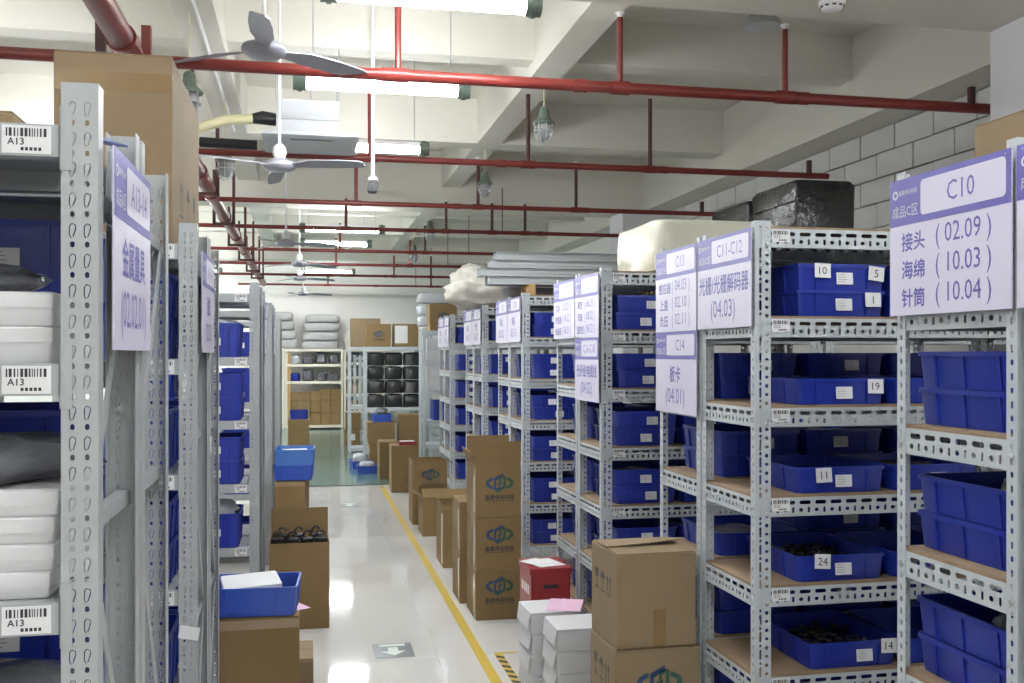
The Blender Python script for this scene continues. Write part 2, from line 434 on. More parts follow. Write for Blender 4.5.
def tub_mesh(w_, d_, h_, mt='blue', ribs=True):
    mb = MB(); tp = 0.03
    loft(mb, [rloop(w_-tp, d_-tp, 0, 0.025), rloop(w_-0.012, d_-0.012, h_-0.014, 0.03), rloop(w_, d_, h_-0.014, 0.03), rloop(w_, d_, h_, 0.03),
              rloop(w_-0.022, d_-0.022, h_, 0.024), rloop(w_-0.022, d_-0.022, h_-0.010, 0.024), rloop(w_-tp-0.01, d_-tp-0.01, 0.006, 0.02)])
    if ribs:
        for sx in (-0.28, 0.28):
            for sy in (-1, 1):
                yb = sy*(d_/2-tp/2); yt = sy*(d_/2-0.006); x = sx*w_
                a = 0.004
                mb.add([(x-a,yb-sy*0.002,0.004),(x+a,yb-sy*0.002,0.004),(x+a,yb+sy*0.006,0.004),(x-a,yb+sy*0.006,0.004),(x-a,yt-sy*0.002,h_-0.014),(x+a,yt-sy*0.002,h_-0.014),(x+a,yt+sy*0.006,h_-0.014),(x-a,yt+sy*0.006,h_-0.014)],
                       [(0,3,2,1),(4,5,6,7),(0,1,5,4),(1,2,6,5),(2,3,7,6),(3,0,4,7)])
        for sy in (-0.25, 0.05, 0.3):
            for sx in (-1, 1):
                xb = sx*(w_/2-tp/2); xt = sx*(w_/2-0.006); y = sy*d_; a = 0.004
                mb.add([(xb-sx*0.002,y-a,0.004),(xb-sx*0.002,y+a,0.004),(xb+sx*0.006,y+a,0.004),(xb+sx*0.006,y-a,0.004),(xt-sx*0.002,y-a,h_-0.014),(xt-sx*0.002,y+a,h_-0.014),(xt+sx*0.006,y+a,h_-0.014),(xt+sx*0.006,y-a,h_-0.014)],
                       [(0,3,2,1),(4,5,6,7),(0,1,5,4),(1,2,6,5),(2,3,7,6),(3,0,4,7)])
    return mb.mesh('tub', mt, 35)
TW, TD, TH = 0.42, 0.50, 0.108
TUB = tub_mesh(TW, TD, TH)
TUB_TALL = tub_mesh(0.34, 0.46, 0.24)
TUB_MID = tub_mesh(0.36, 0.46, 0.165)
TUB_LT = tub_mesh(0.36, 0.46, 0.14, 'light_blue')
TUB_MD = tub_mesh(0.36, 0.46, 0.14, 'mid_blue')
def tub_label_mesh(wd=0.075, ht=0.05):
    mb = MB(); mb.box(-wd/2, wd/2, -0.0012, 0, -ht/2, ht/2, 0)
    for k in range(4): mb.box(-wd*0.42, wd*(0.02 + 0.06*((k*7) % 3)), -0.0015, -0.0012, ht*(0.3-0.2*k), ht*(0.3-0.2*k)+0.0025, 1)
    return mb.mesh('label_card', ['paper', 'lineink'])
TLAB = tub_label_mesh()
SLIP = {}
def slip_mesh(s_):
    if s_ not in SLIP:
        mb = MB(); mb.box(-0.036, 0.036, -0.0012, 0, -0.03, 0.03, 0)
        if s_: put_text(mb, s_, 0, 0, 0.032, -0.0016, 1, -0.01)
        SLIP[s_] = mb.mesh('paper_slip', ['paper', 'ink'])
    return SLIP[s_]
tilt = math.atan(0.009/TH)
def tub(me, label, loc, rz=0, group='blue tubs on the right racks', card=None, slip=None, w_=TW, d_=TD, h_=TH, name='blue_tub'):
    o = tag(inst(name, me, None, loc, rz), label, 'tub', group)
    def on_front(part, mm, x, z, roll=0):
        y = -(d_/2 - 0.015 + 0.009*z/h_) - (0.0045 if part == 'label_card' else 0.011)
        inst(part, mm, o, (x, y, z), (-math.atan(0.009/h_), roll, 0))
    if card is not None: on_front('label_card', TLAB, card, h_*0.45)
    if slip is not None:
        s_, x, z, roll = slip
        on_front('paper_slip', slip_mesh(s_), x, z, roll)
    return o
ORD = ['top', 'second', 'third', 'fourth', 'fifth', 'sixth', 'seventh']
NAMES = {'C09': 'the rack at the right edge', 'C10': 'rack C10', 'C11': 'rack C11-C12', 'C13': 'rack C13-C14', 'C15': 'rack C15', 'C17': 'rack C17', 'third': 'the rack behind the logo cartons',
         'third_b': 'the rack under the profile bundle', 'fourth': 'the rack past the profile bundle', 'fourth_b': 'the rack under the woven sack', 'fifth': 'the far small rack', 'fifth_b': 'the farthest small rack'}
COLN = ['aisle-end', 'middle', 'inner']
SLIPS = {('C11',1,0,1): ('10', -0.095, 0.080, 0.03), ('C11',1,0,0): ('1', 0.14, 0.07, 0.0), ('C11',2,0,0): ('19', 0.15, 0.075, 0.02), ('C11',3,0,0): ('11', -0.085, 0.075, -0.03),
         ('C11',4,0,0): ('24', -0.09, 0.085, 0.06), ('C11',5,0,0): ('14', 0.158, 0.085, 0.03)}
def bag(name, label, cat, loc, size, seed, mt='bag', rz=0, amp=0.25, group=None, flat=0.0, parent=None, sub=(14, 9), pw=0.75):
    """crumpled closed blob: rounded pillow with noise folds, bottom at z=0"""
    mb = MB(); nu, nv = sub; vs = []; fs = []
    for j in range(nv+1):
        ph = -PI/2 + PI*j/nv
        for i in range(nu):
            th_ = 2*PI*i/nu
            c, s_ = math.cos(ph), math.sin(ph)
            sg = lambda q: (abs(q)**pw) * (1 if q >= 0 else -1)
            p = Vector((sg(math.cos(th_))*abs(c)**pw, sg(math.sin(th_))*abs(c)**pw, sg(s_)))
            q = p * 1.7 + Vector((seed*3.1, seed*1.7, seed))
            k = 1 + amp * (noise.noise(q) + 0.5*noise.noise(q*2.3) + (0.6*(0.35-abs(noise.noise(q*3.1))) if sub[0] >= 20 else 0))
            p = Vector((p.x*k*size[0]/2, p.y*k*size[1]/2, p.z*(0.6+0.4*k)*size[2]/2))
            vs.append(p)
    zmin = min(p.z for p in vs)
    lim = zmin + (flat or 0.12) * size[2]
    vs = [Vector((p.x, p.y, max(p.z, lim) - lim)) for p in vs]
    for j in range(nv):
        for i in range(nu): fs.append((j*nu+i, j*nu+(i+1)%nu, (j+1)*nu+(i+1)%nu, (j+1)*nu+i))
    mb.add(vs, fs)
    o = mb.build(name, mt, parent, loc, rz, smooth=60)
    if label: tag(o, label, cat, group)
    return o
def parts_pile(label, cat, loc, w_, d_, n, seed, group=None):
    """heap of small glossy black fittings lying in a tub (uncountable)"""
    r = random.Random(seed); mb = MB()
    for k in range(n):
        x, y = r.uniform(-w_/2, w_/2), r.uniform(-d_/2, d_/2); z = r.uniform(0.012, 0.045)
        a = r.uniform(0, 2*PI); e = r.uniform(-0.25, 0.4); L = r.uniform(0.02, 0.04)
        dv = Vector((math.cos(a)*math.cos(e), math.sin(a)*math.cos(e), math.sin(e))) * L
        mb.tube([Vector((x,y,z)) - dv*0.4, Vector((x,y,z)) + dv*0.4], r.uniform(0.006, 0.011), 6)
    o = mb.build('black_fittings', 'black', None, loc, smooth=50)
    return tag(o, label, cat, group, 'stuff')

for k, (x0, y0, dp, lb, cd) in RACKS.items():
    ncol = 3 if k in ('C11', 'C13', 'C15', 'C10') else 2
    for li in range(1, 7):
        z = LEVELS[li] + 0.010
        for c in range(ncol):
            cx = x0 + (0.19 + TW/2 if k == 'C11' else (0.048 if k == 'C10' else 0.10) + TW/2) + c * 0.45
            if cx + TW/2 > x0 + 1.49: continue
            nst = 2
            if k == 'C11' and li >= 2: nst = 1
            if k == 'C11' and li >= 5: cx += 0.06
            if k == 'C13' and li in (4,) and c == 0: nst = 1
            for st in range(nst):
                jx = rnd.uniform(-0.01, 0.01) if k != 'C11' else 0
                jy = rnd.uniform(-0.008, 0.008)
                if k == 'C10' and c == 0: jx = 0.0
                pos = 'upper ' if st == 1 else ('lower ' if nst == 2 else '')
                lab = f'{pos}{COLN[c]} blue tub, {ORD[li]}-from-top shelf of {NAMES[k]}'
                crd = (0.05 if li == 5 else 0.01) if k == 'C11' else rnd.choice((-0.02, 0.0, 0.03))
                tub(TUB, lab, (cx + jx, y0 + dp/2 + jy - (0.01 if k == 'C11' else 0), z + 0.0015 + st*(TH+0.0006)), 0, card=crd if (k not in ('C10',)) else None, slip=SLIPS.get((k, li, c, st)))
                if k in ('third', 'fifth', 'fourth') and c == 0: pass
            top = z + 0.002 + (nst-1)*(TH+0.0006)
            if k == 'C11' and c == 0 and li in (4, 5):
                parts_pile(f'heap of glossy black fittings in the blue tub marked {"24" if li == 4 else "14"}', 'fittings', (cx, y0+dp/2, top+0.02), TW-0.08, TD-0.09, 260 if li == 4 else 160, li)
            elif k == 'C10' and c == 0 and li in (3, 4, 5):
                bag('plastic_bag', f'cloudy plastic bag of parts in upper tub, {ORD[li]} shelf of rack C10', 'bag', (cx+0.03, y0+dp/2-0.05, top+0.03), (0.25, 0.27, 0.11), li+20, 'bagdark', 0.2, 0.3)
            elif k in ('C13', 'C15', 'C11') and c < 2 and (li + c) % 2 == 0 and not (k == 'C11' and li >= 4):
                bag('plastic_bag', f'smoky plastic bag in the {COLN[c]} tub, {ORD[li]} shelf of {NAMES[k]}', 'bag', (cx, y0+dp/2, top+0.02), (0.27, 0.33, 0.085), li*3+c, 'bagdark', 0.5, 0.35)
o5 = [o for o in COL.objects if o.name.startswith('blue_tub') and o.get('label', '').startswith('upper aisle-end blue tub, second-from-top shelf of rack C11')][0]
inst('paper_slip', slip_mesh('5'), o5, (0.15, -(TD/2+0.004), 0.07), (-0.09, 0.12, 0))

# ------------------------------------------------------------------ hanging signs
def sign(label, loc, rz, W, H, zone, num, lines, group='violet and white zone signs', lean=0.0):
    t = thing('hanging_sign', label, 'sign', loc, 0, group)
    t.rotation_euler = (0, lean, rz)
    hh = H * 0.34
    MB().box(0, W, -0.004, 0, 0, H).build('board', 'signw', t)
    MB().box(0, W, -0.0048, -0.004, H-hh, H).build('header_band', 'violet', t)
    mb = MB(); loops = [[(x, y, z) for x, z, y in []]]
    px0, px1, pz0, pz1 = W*0.29, W*0.965, H-hh*0.86, H-hh*0.12
    mb2 = MB(); r = 0.012
    ring = [(p[0] + (px0+px1)/2, p[1] + (pz0+pz1)/2) for p in rloop(px1-px0, pz1-pz0, 0, r)]
    mb2.add([(x, -0.0052, z) for x, z in ring], [tuple(range(len(ring)))])
    mb2.add([(x, -0.0048, z) for x, z in ring], [])
    mb2.build('number_plate', 'signw', t)
    wl = MB(); el = MB(); cl = MB()
    put_text(wl, zone, W*0.148, H-hh*0.70, hh*0.26, -0.0052, 0, 0.006, W*0.24)
    # small round emblem and company line
    cx, cz, rr = W*0.055, H-hh*0.32, hh*0.10
    ringv = []
    for q in (rr, rr*0.55):
        ringv += [(cx+q*math.cos(2*PI*i/12), -0.0052, cz+q*math.sin(2*PI*i/12)) for i in range(12)]
    el.add(ringv, [(i, (i+1) % 12, 12+(i+1) % 12, 12+i) for i in range(12)])
    put_text(cl, '晶晟伟业科技', W*0.175, H-hh*0.30, hh*0.11, -0.0052, 0, 0.01, W*0.17)
    wl.build('header_lettering', 'white', t); el.build('emblem', 'white', t); cl.build('company_lettering', 'white', t)
    vl = MB()
    put_text(vl, num, (px0+px1)/2, (pz0+pz1)/2, hh*0.40, -0.0056, 0, 0.004, (px1-px0)*0.92, 0.9)
    vl.build('lettering', 'violet', t)
    n = len(lines); body = H - hh
    for i, ln in enumerate(lines):
        vl = MB()
        cz = body * (1 - (i + 0.5 + 0.12) / (n + 0.24)) if n > 1 else body*0.5
        if isinstance(ln, tuple):
            a, b = ln
            put_text(vl, a, W*(0.22 if len(a) < 3 else 0.24), cz, body*0.20, -0.0045, 0, 0.022, W*(0.21 if len(a) < 3 else 0.32))
            vl.build('lettering', 'violet', t); vl = MB()
            put_text(vl, '( ' + b + ' )', W*0.64, cz, body*0.27, -0.0045, 0, 0.0, W*0.49, 0.9)
            vl.build('lettering', 'violet', t)
            continue
        big = any(ord(ch) > 255 for ch in ln)
        put_text(vl, ln, W*0.5, cz, body*(0.30 if big else 0.38), -0.0045, 0, 0.022 if big else 0.0, W*(0.92 if big else 0.68), 0.85)
        vl.build('lettering', 'violet', t)
    for x in (W*0.04, W*0.96):
        MB().tube([(x, -0.006, H-0.012), (x, 0.002, H-0.006), (x, 0.010, H-0.010)], 0.0015, 5).build('cable_tie', 'white', t)
    return t
def rsign(label, key, num, lines, z1=2.572, H=0.405, W=None, dy=0.0, lean=0.0):
    x0, y0, dp = RACKS[key][:3]
    W = W or dp + 0.01
    return sign(label, (x0 - 0.017, y0 + dp/2 + W/2 + dy, z1 - H), -PI/2, W, H, '成品C区', num, lines, lean=lean)
rsign('hanging sign C10 with three lines of print', 'C10', 'C10', [('接头','02.09'), ('海绵','10.03'), ('针筒','10.04')])
rsign('hanging sign cut off by the right picture edge', 'C09', 'C09', ['接头', '(02.08)'])
rsign('hanging sign C11-C12 with one long title and 04.03', 'C11', 'C11-C12', ['光栅/光栅解码器', '(04.03)'])
rsign('hanging sign C13 with three lines of print', 'C13', 'C13', [('感应器','04.03'), ('上盖','02.10'), ('负压','02.11')])
rsign('hanging sign C14 below the C13 sign', 'C13', 'C14', ['板卡', '(04.01)'], z1=2.165, H=0.40)
rsign('hanging sign C15 with three lines of print', 'C15', 'C15', [('真空','06.09'), ('风扇','08.02'), ('温控仪','04.32')], lean=0.01)
rsign('hanging sign C16-C18 below the C15 sign', 'C15', 'C16-C18', ['光纤线/电缆线', '(04.02)'], z1=2.16, H=0.41)
rsign('hanging sign C17 with three lines of print', 'C17', 'C17', [('芯片','02.01'), ('传感器','04.02'), ('电磁阀','06.01')])
rsign('small-looking hanging sign above the logo cartons, right one of the pair', 'third', 'C19', ['电机', '(05.01)'])
rsign('small-looking hanging sign above the logo cartons, left one of the pair', 'third_b', 'C21', ['导轨', '(05.02)'])
rsign('tiny far hanging sign of fourth rack pair, right one', 'fourth', 'C23', ['气缸', '(06.03)'])
rsign('tiny far hanging sign of fourth rack pair, left one', 'fourth_b', 'C25', ['接头', '(06.05)'])
rsign('tiny farthest hanging sign in right row, right one', 'fifth', 'C27', ['皮带', '(07.01)'])
rsign('tiny farthest hanging sign in right row, left one', 'fifth_b', 'C29', ['螺丝', '(07.02)'])

# ------------------------------------------------------------------ grey boltless racks (left side)
LH = 2.56
LLEV = [2.48 - 0.446*k for k in range(6)]
def cpost(sy):
    """C-section post 0.07 wide in X (0..-0.07), 0.045 deep in sy*Y, web on the outer side"""
    hs = []
    for cx in (0.020, 0.046):
        hs.append(slot(cx, 0.008, 0.008, 0.011))
        z = 0.004
        path = [(cx-0.002, z+0.016), (cx-0.005, z+0.022), (cx-0.005, z+0.038), (cx-0.001, z+0.043), (cx+0.005, z+0.041), (cx+0.006, z+0.034), (cx+0.001, z+0.018)]
        A_, B_ = [], []
        for q in range(7):
            p0, p1 = path[max(0, q-1)], path[min(6, q+1)]; dx, dz = p1[0]-p0[0], p1[1]-p0[1]; ln = math.hypot(dx, dz); nx, nz = -dz/ln*0.0010, dx/ln*0.0010
            A_.append((path[q][0]+nx, path[q][1]+nz)); B_.append((path[q][0]-nx, path[q][1]-nz))
        hs.append(A_ + B_[::-1])
    vs, fs = strip(0.066, LH, 0.057, hs, SH)
    mb = MB()
    mb.add([(-0.066+x, sy*SH/2+zz, y) for x, y, zz in vs], fs)
    ya, yb = (SH, 0.045) if sy > 0 else (-0.045, -SH)
    mb.box(-SH, 0, ya, yb, 0, LH); mb.box(-0.066, -0.066+SH, ya, yb, 0, LH)
    return mb.mesh('post', 'grey_rack')
CP = {1: cpost(1), -1: cpost(-1)}
def lbeam(L):
    mb = MB(); mb.box(-L, 0, 0, 0.03, -0.06, 0)
    mb.box(-L, 0, 0.03, 0.045, -0.06, -0.045)
    return mb.mesh('beam', 'grey_rack')
LBEAM = lbeam(1.86)
BRK = MB().box(-0.022, 0.0, -0.004, 0, -0.085, 0.035).box(-0.022, -0.019, -0.004, 0.03, -0.085, 0.035).mesh('bracket', 'grey_rack')
def boltless_rack(label, y0, depth=0.47, x1=-0.38, code=None, cut=None):
    t = thing('boltless_rack', label, 'storage rack', (x1, y0, 0), 0, 'grey boltless racks on the left')
    L = 2.0
    for px in (0, -L + 0.066):
        inst('post', CP[1], t, (px, 0, 0)); inst('post', CP[-1], t, (px, depth, 0))
        xb = px - 0.035
        zs = [0.22, 0.98, 1.72, 2.36]
        for z in zs:
            MB().box(xb-0.014, xb+0.014, 0.006, depth-0.006, z-0.016, z+0.016).build('brace', 'grey_rack', t)
        for i in range(3):
            a, b = (0.03, depth-0.03) if i % 2 == 0 else (depth-0.03, 0.03)
            MB().bar((xb+0.017, a, zs[i]+0.03), (xb+0.017, b, zs[i+1]-0.03), 0.004, 0.034, up=(0,1,0)).build('brace', 'grey_rack', t)
    for i, z in enumerate(LLEV):
        b = inst('beam', LBEAM, t, (-0.070, 0.002, z))
        if code: inst('barcode_label', get_card(0.085, 0.052, code), b, (-0.098, -0.0004, -0.056))
        inst('bracket', BRK, b, (0.024, -0.0005, 0))
        b2 = inst('beam', LBEAM, t, (-0.070-1.86, depth-0.002, z), PI)
        sh = MB().box(-L+0.09, -0.09, 0.034, depth-0.034, -0.014, -0.001)
        inst('shelf_panel', sh.mesh('shelf_panel', 'grey_rack') if 'LSH%g' % depth not in _board else _board['LSH%g' % depth], t, (0, 0, z))
    return t
LR = [('A13', 1.99, 'grey boltless rack with A13 labels, nearest on the left'), ('A14', 2.50, 'grey boltless rack back to back behind the A13 rack'),
      ('A11', 4.02, 'grey boltless rack under the huge carton, nearer of its pair'), ('A12', 4.55, 'grey boltless rack under the huge carton, farther of its pair')]
XE = -0.315
for cd, y0, lb in LR:
    lr_ = boltless_rack(lb, y0, 0.47 if y0 < 4.3 else 0.50, -0.38 if y0 < 4 else -0.41, cd)
    if cd == 'A11':
        MB().box(-0.075, 0.0, -0.0015, 0, 0, 0.05).build('paper_tag', 'paper', lr_, (0.004, -0.002, 0.945), (0, 0.2, 0))
    if cd == 'A12':
        MB().box(0, 0.0015, 0, 0.05, 0, 0.07).build('paper_tag', 'paper', lr_, (0.0015, 0.0, 1.62))
tag(MB().bar((-0.43, 2.10, 2.485), (-0.41, 2.40, 2.525), 0.03, 0.004).build('blue_strap', 'mid_blue'), 'short blue plastic strap on top of the A13 rack', 'strap')
FAR_L = [(7.22, 'A9', 'grey boltless rack of stacked blue bins, third pair on the left, nearer'), (7.75, 'A8', 'grey boltless rack, third pair on the left, farther'),
         (10.0, 'A7', 'grey boltless rack, fourth pair on the left, nearer'), (10.52, 'A6', 'grey boltless rack, fourth pair on the left, farther'),
         (13.2, 'A5', 'grey boltless rack, far fifth pair on the left, nearer'), (13.72, 'A4', 'grey boltless rack, far fifth pair on the left, farther')]
for y0, cd, lb in FAR_L: boltless_rack(lb, y0, 0.48, XE, cd)
# signs of the left racks
def lsign(label, x, y0, W, num, lines, z1=2.46, H=0.40):
    return sign(label, (x + 0.012, y0, z1 - H), PI/2, W, H, '成品A区', num, lines)
lsign('hanging sign A13 at the near left post', -0.38, 2.06, 0.46, 'A13-14', ['金属量具', '(02.02.01)'])
lsign('hanging sign on the left rack pair under the huge carton', -0.41, 4.08, 0.50, 'A11-12', ['油缸', '(02.03)'])
lsign('narrow-looking hanging sign on the third left rack pair', XE, 7.85, 0.36, 'A8', ['夹具', '(02.05)'])
lsign('narrow-looking hanging sign on the fourth left rack pair', XE, 10.1, 0.36, 'A7', ['垫片', '(02.06)'])

# contents of the left racks
GL = 'blue tubs on the left racks'
LN = {1.99: 'the A13 rack', 2.50: 'the rack behind A13', 4.02: 'the nearer rack under the huge carton', 4.55: 'the farther rack under the huge carton', 7.22: 'the third nearer left rack', 7.75: 'the third farther left rack', 10.0: 'the fourth nearer left rack', 13.2: 'the fifth nearer left rack'}
def ltub(me, y0, li, cx, h_, w_=0.36, d_=0.44, st=0, who='', x1=-0.38, card=None, dp=0.47):
    z = LLEV[li] + 0.0015 + st * (h_ + 0.0006)
    lab = f'{who} blue bin, {ORD[li]}-from-top shelf of {LN[y0]}'
    return tub(me, lab, (x1 + cx, y0 + dp/2, z), 0, GL, card=card, w_=w_, d_=0.46, h_=h_, name='blue_bin')
for li in (1, 2, 3, 4, 5):
    for c in range(3):
        who = ('aisle-end', 'middle', 'inner')[c]
        cx = -0.31 - 0.46*c
        for y0 in (2.50, 4.02, 4.55):
            if y0 == 2.50 or li % 2:
                ltub(TUB_MID, y0, li, cx, 0.165, who=who + ' lower'); ltub(TUB_MID, y0, li, cx, 0.165, st=1, who=who + ' upper', card=0.0)
            else: ltub(TUB_TALL, y0, li, cx, 0.24, 0.34, who=who + ' tall', card=0.0)
for li, c in ((4, 0), (4, 1), (5, 0), (5, 1)): ltub(TUB_MID, 1.99, li, -0.31-0.46*c, 0.165, who=('aisle-end', 'middle')[c])
# A13 near shelves: white boxes, dark bin, carton, plastic bags
def plain_box(name, label, cat, loc, size, mt, rz=0, group=None):
    w_, d_, h_ = size; t = thing(name, label, cat, loc, rz, group)
    mb = MB(); loft(mb, [rloop(w_-0.006, d_-0.006, 0, 0.006), rloop(w_, d_, 0.004, 0.008), rloop(w_, d_, h_-0.028, 0.008)]); mb.build('body', mt, t, smooth=40)
    mb = MB(); loft(mb, [rloop(w_+0.006, d_+0.006, h_-0.03, 0.01), rloop(w_+0.006, d_+0.006, h_-0.004, 0.01), rloop(w_-0.004, d_-0.004, h_, 0.008)]); mb.build('lid', mt, t, smooth=40)
    return t
plain_box('foam_box', 'white foam box under the smoky bag, second A13 shelf, lower', 'box', (-0.72, 2.21, LLEV[1]), (0.50, 0.36, 0.07), 'white')
plain_box('foam_box', 'white foam box under the smoky bag, second A13 shelf, upper', 'box', (-0.72, 2.21, LLEV[1]+0.071), (0.50, 0.36, 0.065), 'white')
bag('plastic_bag', 'smoky plastic bag on white foam boxes at the left edge', 'bag', (-0.72, 2.17, LLEV[1]+0.137), (0.40, 0.30, 0.07), 3, 'bagdark', 0, 0.3)
for k in range(4):
    plain_box('foam_box', f'white foam box on third A13 shelf, {("lowest", "second lowest", "third lowest", "topmost")[k]} of the stack', 'box', (-0.705+0.004*k, 2.21, LLEV[2]+0.0005+k*0.052), (0.46+0.006*(k%2), 0.36, 0.051), 'white')
bag('plastic_bag', 'glossy smoky bag over the white foam box stack, left edge', 'bag', (-0.68, 2.19, LLEV[2]+0.209), (0.46, 0.34, 0.11), 8, 'bagdark', 0.2, 0.35)
bag('plastic_bag', 'smoky plastic bag with black hose on fourth A13 shelf', 'bag', (-0.66, 2.21, LLEV[3]), (0.48, 0.38, 0.30), 11, 'bagdark', 0, 0.3)
ltub(TUB_MID, 1.99, 1, -1.0, 0.165, who='inner')
# third left rack (seen from the aisle): bins and bags per shelf
TB = []
for li, (kind, n) in enumerate([(None, 0), ('tall', 1), ('mid', 2), ('mid', 2), ('tall', 1), ('mid', 1)]):
    if not kind: continue
    for c in range(2):
        me, h_, w_ = (TUB_TALL, 0.24, 0.34) if kind == 'tall' else (TUB_MID, 0.165, 0.36)
        for st in range(n):
            who = ('aisle-end', 'inner')[c] + ((' lower', ' upper')[st] if n == 2 else '')
            ltub(me, 7.22, li, -0.30-0.46*c, h_, w_, st=st, who=who, x1=XE, card=0.0, dp=0.48)
            if c == 0: ltub(me, 10.0, li, -0.30, h_, w_, st=st, who=who, x1=XE, card=0.0, dp=0.48)
bag('plastic_bag', 'clear plastic bag in the topmost bin of the third left rack', 'bag', (XE-0.33, 7.42, LLEV[1]+0.19), (0.34, 0.38, 0.10), 31, 'bag', 0, 0.3)
bag('plastic_bag', 'cloudy plastic bag in the fifth-shelf bin of the third left rack', 'bag', (XE-0.34, 7.42, LLEV[4]+0.16), (0.34, 0.38, 0.17), 33, 'bag', 0, 0.35)
bag('plastic_bag', 'clear bag of small parts in the lowest bin of the third left rack', 'bag', (XE-0.30, 7.46, LLEV[5]+0.10), (0.28, 0.34, 0.08), 35, 'bag', 0, 0.35)

# ------------------------------------------------------------------ cartons
CHARS = '晶晟伟业科技'
def logo(mb_b, mb_g, mb_t, cx, cz, s, y, face='front'):
    """two interlocked brackets inside an eye shape; unit size s; in XZ facing -Y"""
    def P(mb, pts): mb.add([(cx + a*s, y, cz + b*s) for a, b in pts], [tuple(range(len(pts)))])
    def rot(pts): return [(-a, -b) for a, b in pts]
    A = [[(-0.30,-0.34),(-0.18,-0.40),(-0.18,0.20),(-0.30,0.26)], [(-0.30,0.26),(-0.18,0.14),(0.16,0.34),(0.16,0.50)], [(-0.18,-0.40),(-0.18,-0.26),(-0.06,-0.20),(-0.06,-0.34)], [(-0.06,-0.34),(0.02,-0.30),(0.02,0.02),(-0.06,0.0)], [(-0.06,0.0),(0.02,0.02),(0.10,0.08),(0.10,-0.04)]]
    for a in A: P(mb_b, a); P(mb_g, rot(a))
    def arc(mb, sg):
        n = 8; o = []; i_ = []
        for k in range(n+1):
            t = k/n; c_ = math.cos(t*PI/2); s_ = math.sin(t*PI/2)**1.5
            o.append((sg*(0.34+0.36*s_), 0.30*c_**0.9)); i_.append((sg*(0.34+0.20*s_), 0.15*c_))
        for half in (1, -1):
            P(mb, [(a, half*b) for a, b in o] + [(a, half*b) for a, b in reversed(i_)])
    arc(mb_b, -1); arc(mb_g, 1)
    put_text(mb_t, CHARS, cx, cz - 0.70*s, 0.23*s, y, 0, 0.045, 1.75*s)
    for k in range(9): mb_t.add([(cx+(-0.72+0.165*k)*s, y, cz-0.90*s), (cx+(-0.60+0.165*k)*s, y, cz-0.90*s), (cx+(-0.60+0.165*k)*s, y, cz-0.855*s), (cx+(-0.72+0.165*k)*s, y, cz-0.855*s)], [(0,1,2,3)])
def icons(t, mats, x, y0, y1, z, s, n=3, flip=None):
    """handling pictograms on the left side face (plane x const, facing -X), from y1 (far) to y0 (near)"""
    for k in range(n):
        mb = MB()
        yc = y1 + (y0-y1)*(0.22 + 0.24*k)
        def Q(pts): mb.add([(x, yc - a*s, z + b*s) for a, b in pts], [tuple(range(len(pts)))])
        if k == 0:   # glass
            Q([(-0.3,0.5),(-0.2,0.05),(0.2,0.05),(0.3,0.5)]); Q([(-0.05,0.05),(-0.05,-0.4),(0.05,-0.4),(0.05,0.05)]); Q([(-0.25,-0.4),(-0.25,-0.5),(0.25,-0.5),(0.25,-0.4)])
        elif k == 1:  # umbrella
            Q([(-0.4,0.15),(-0.2,0.42),(0,0.5),(0.2,0.42),(0.4,0.15)]); Q([(-0.04,0.15),(-0.04,-0.4),(0.04,-0.4),(0.04,0.15)]); Q([(-0.3,-0.42),(-0.3,-0.5),(0.3,-0.5),(0.3,-0.42)])
        else:         # up arrows
            for dx in (-0.2, 0.2): Q([(dx-0.16,0.2),(dx,0.5),(dx+0.16,0.2)]); Q([(dx-0.06,0.2),(dx-0.06,-0.35),(dx+0.06,-0.35),(dx+0.06,0.2)])
            Q([(-0.35,-0.42),(-0.35,-0.5),(0.35,-0.5),(0.35,-0.42)])
        if flip is not None: mb.v = [(flip - x_, y_, z_) for x_, y_, z_ in mb.v]
        mb.build('handling_mark', mats, t)
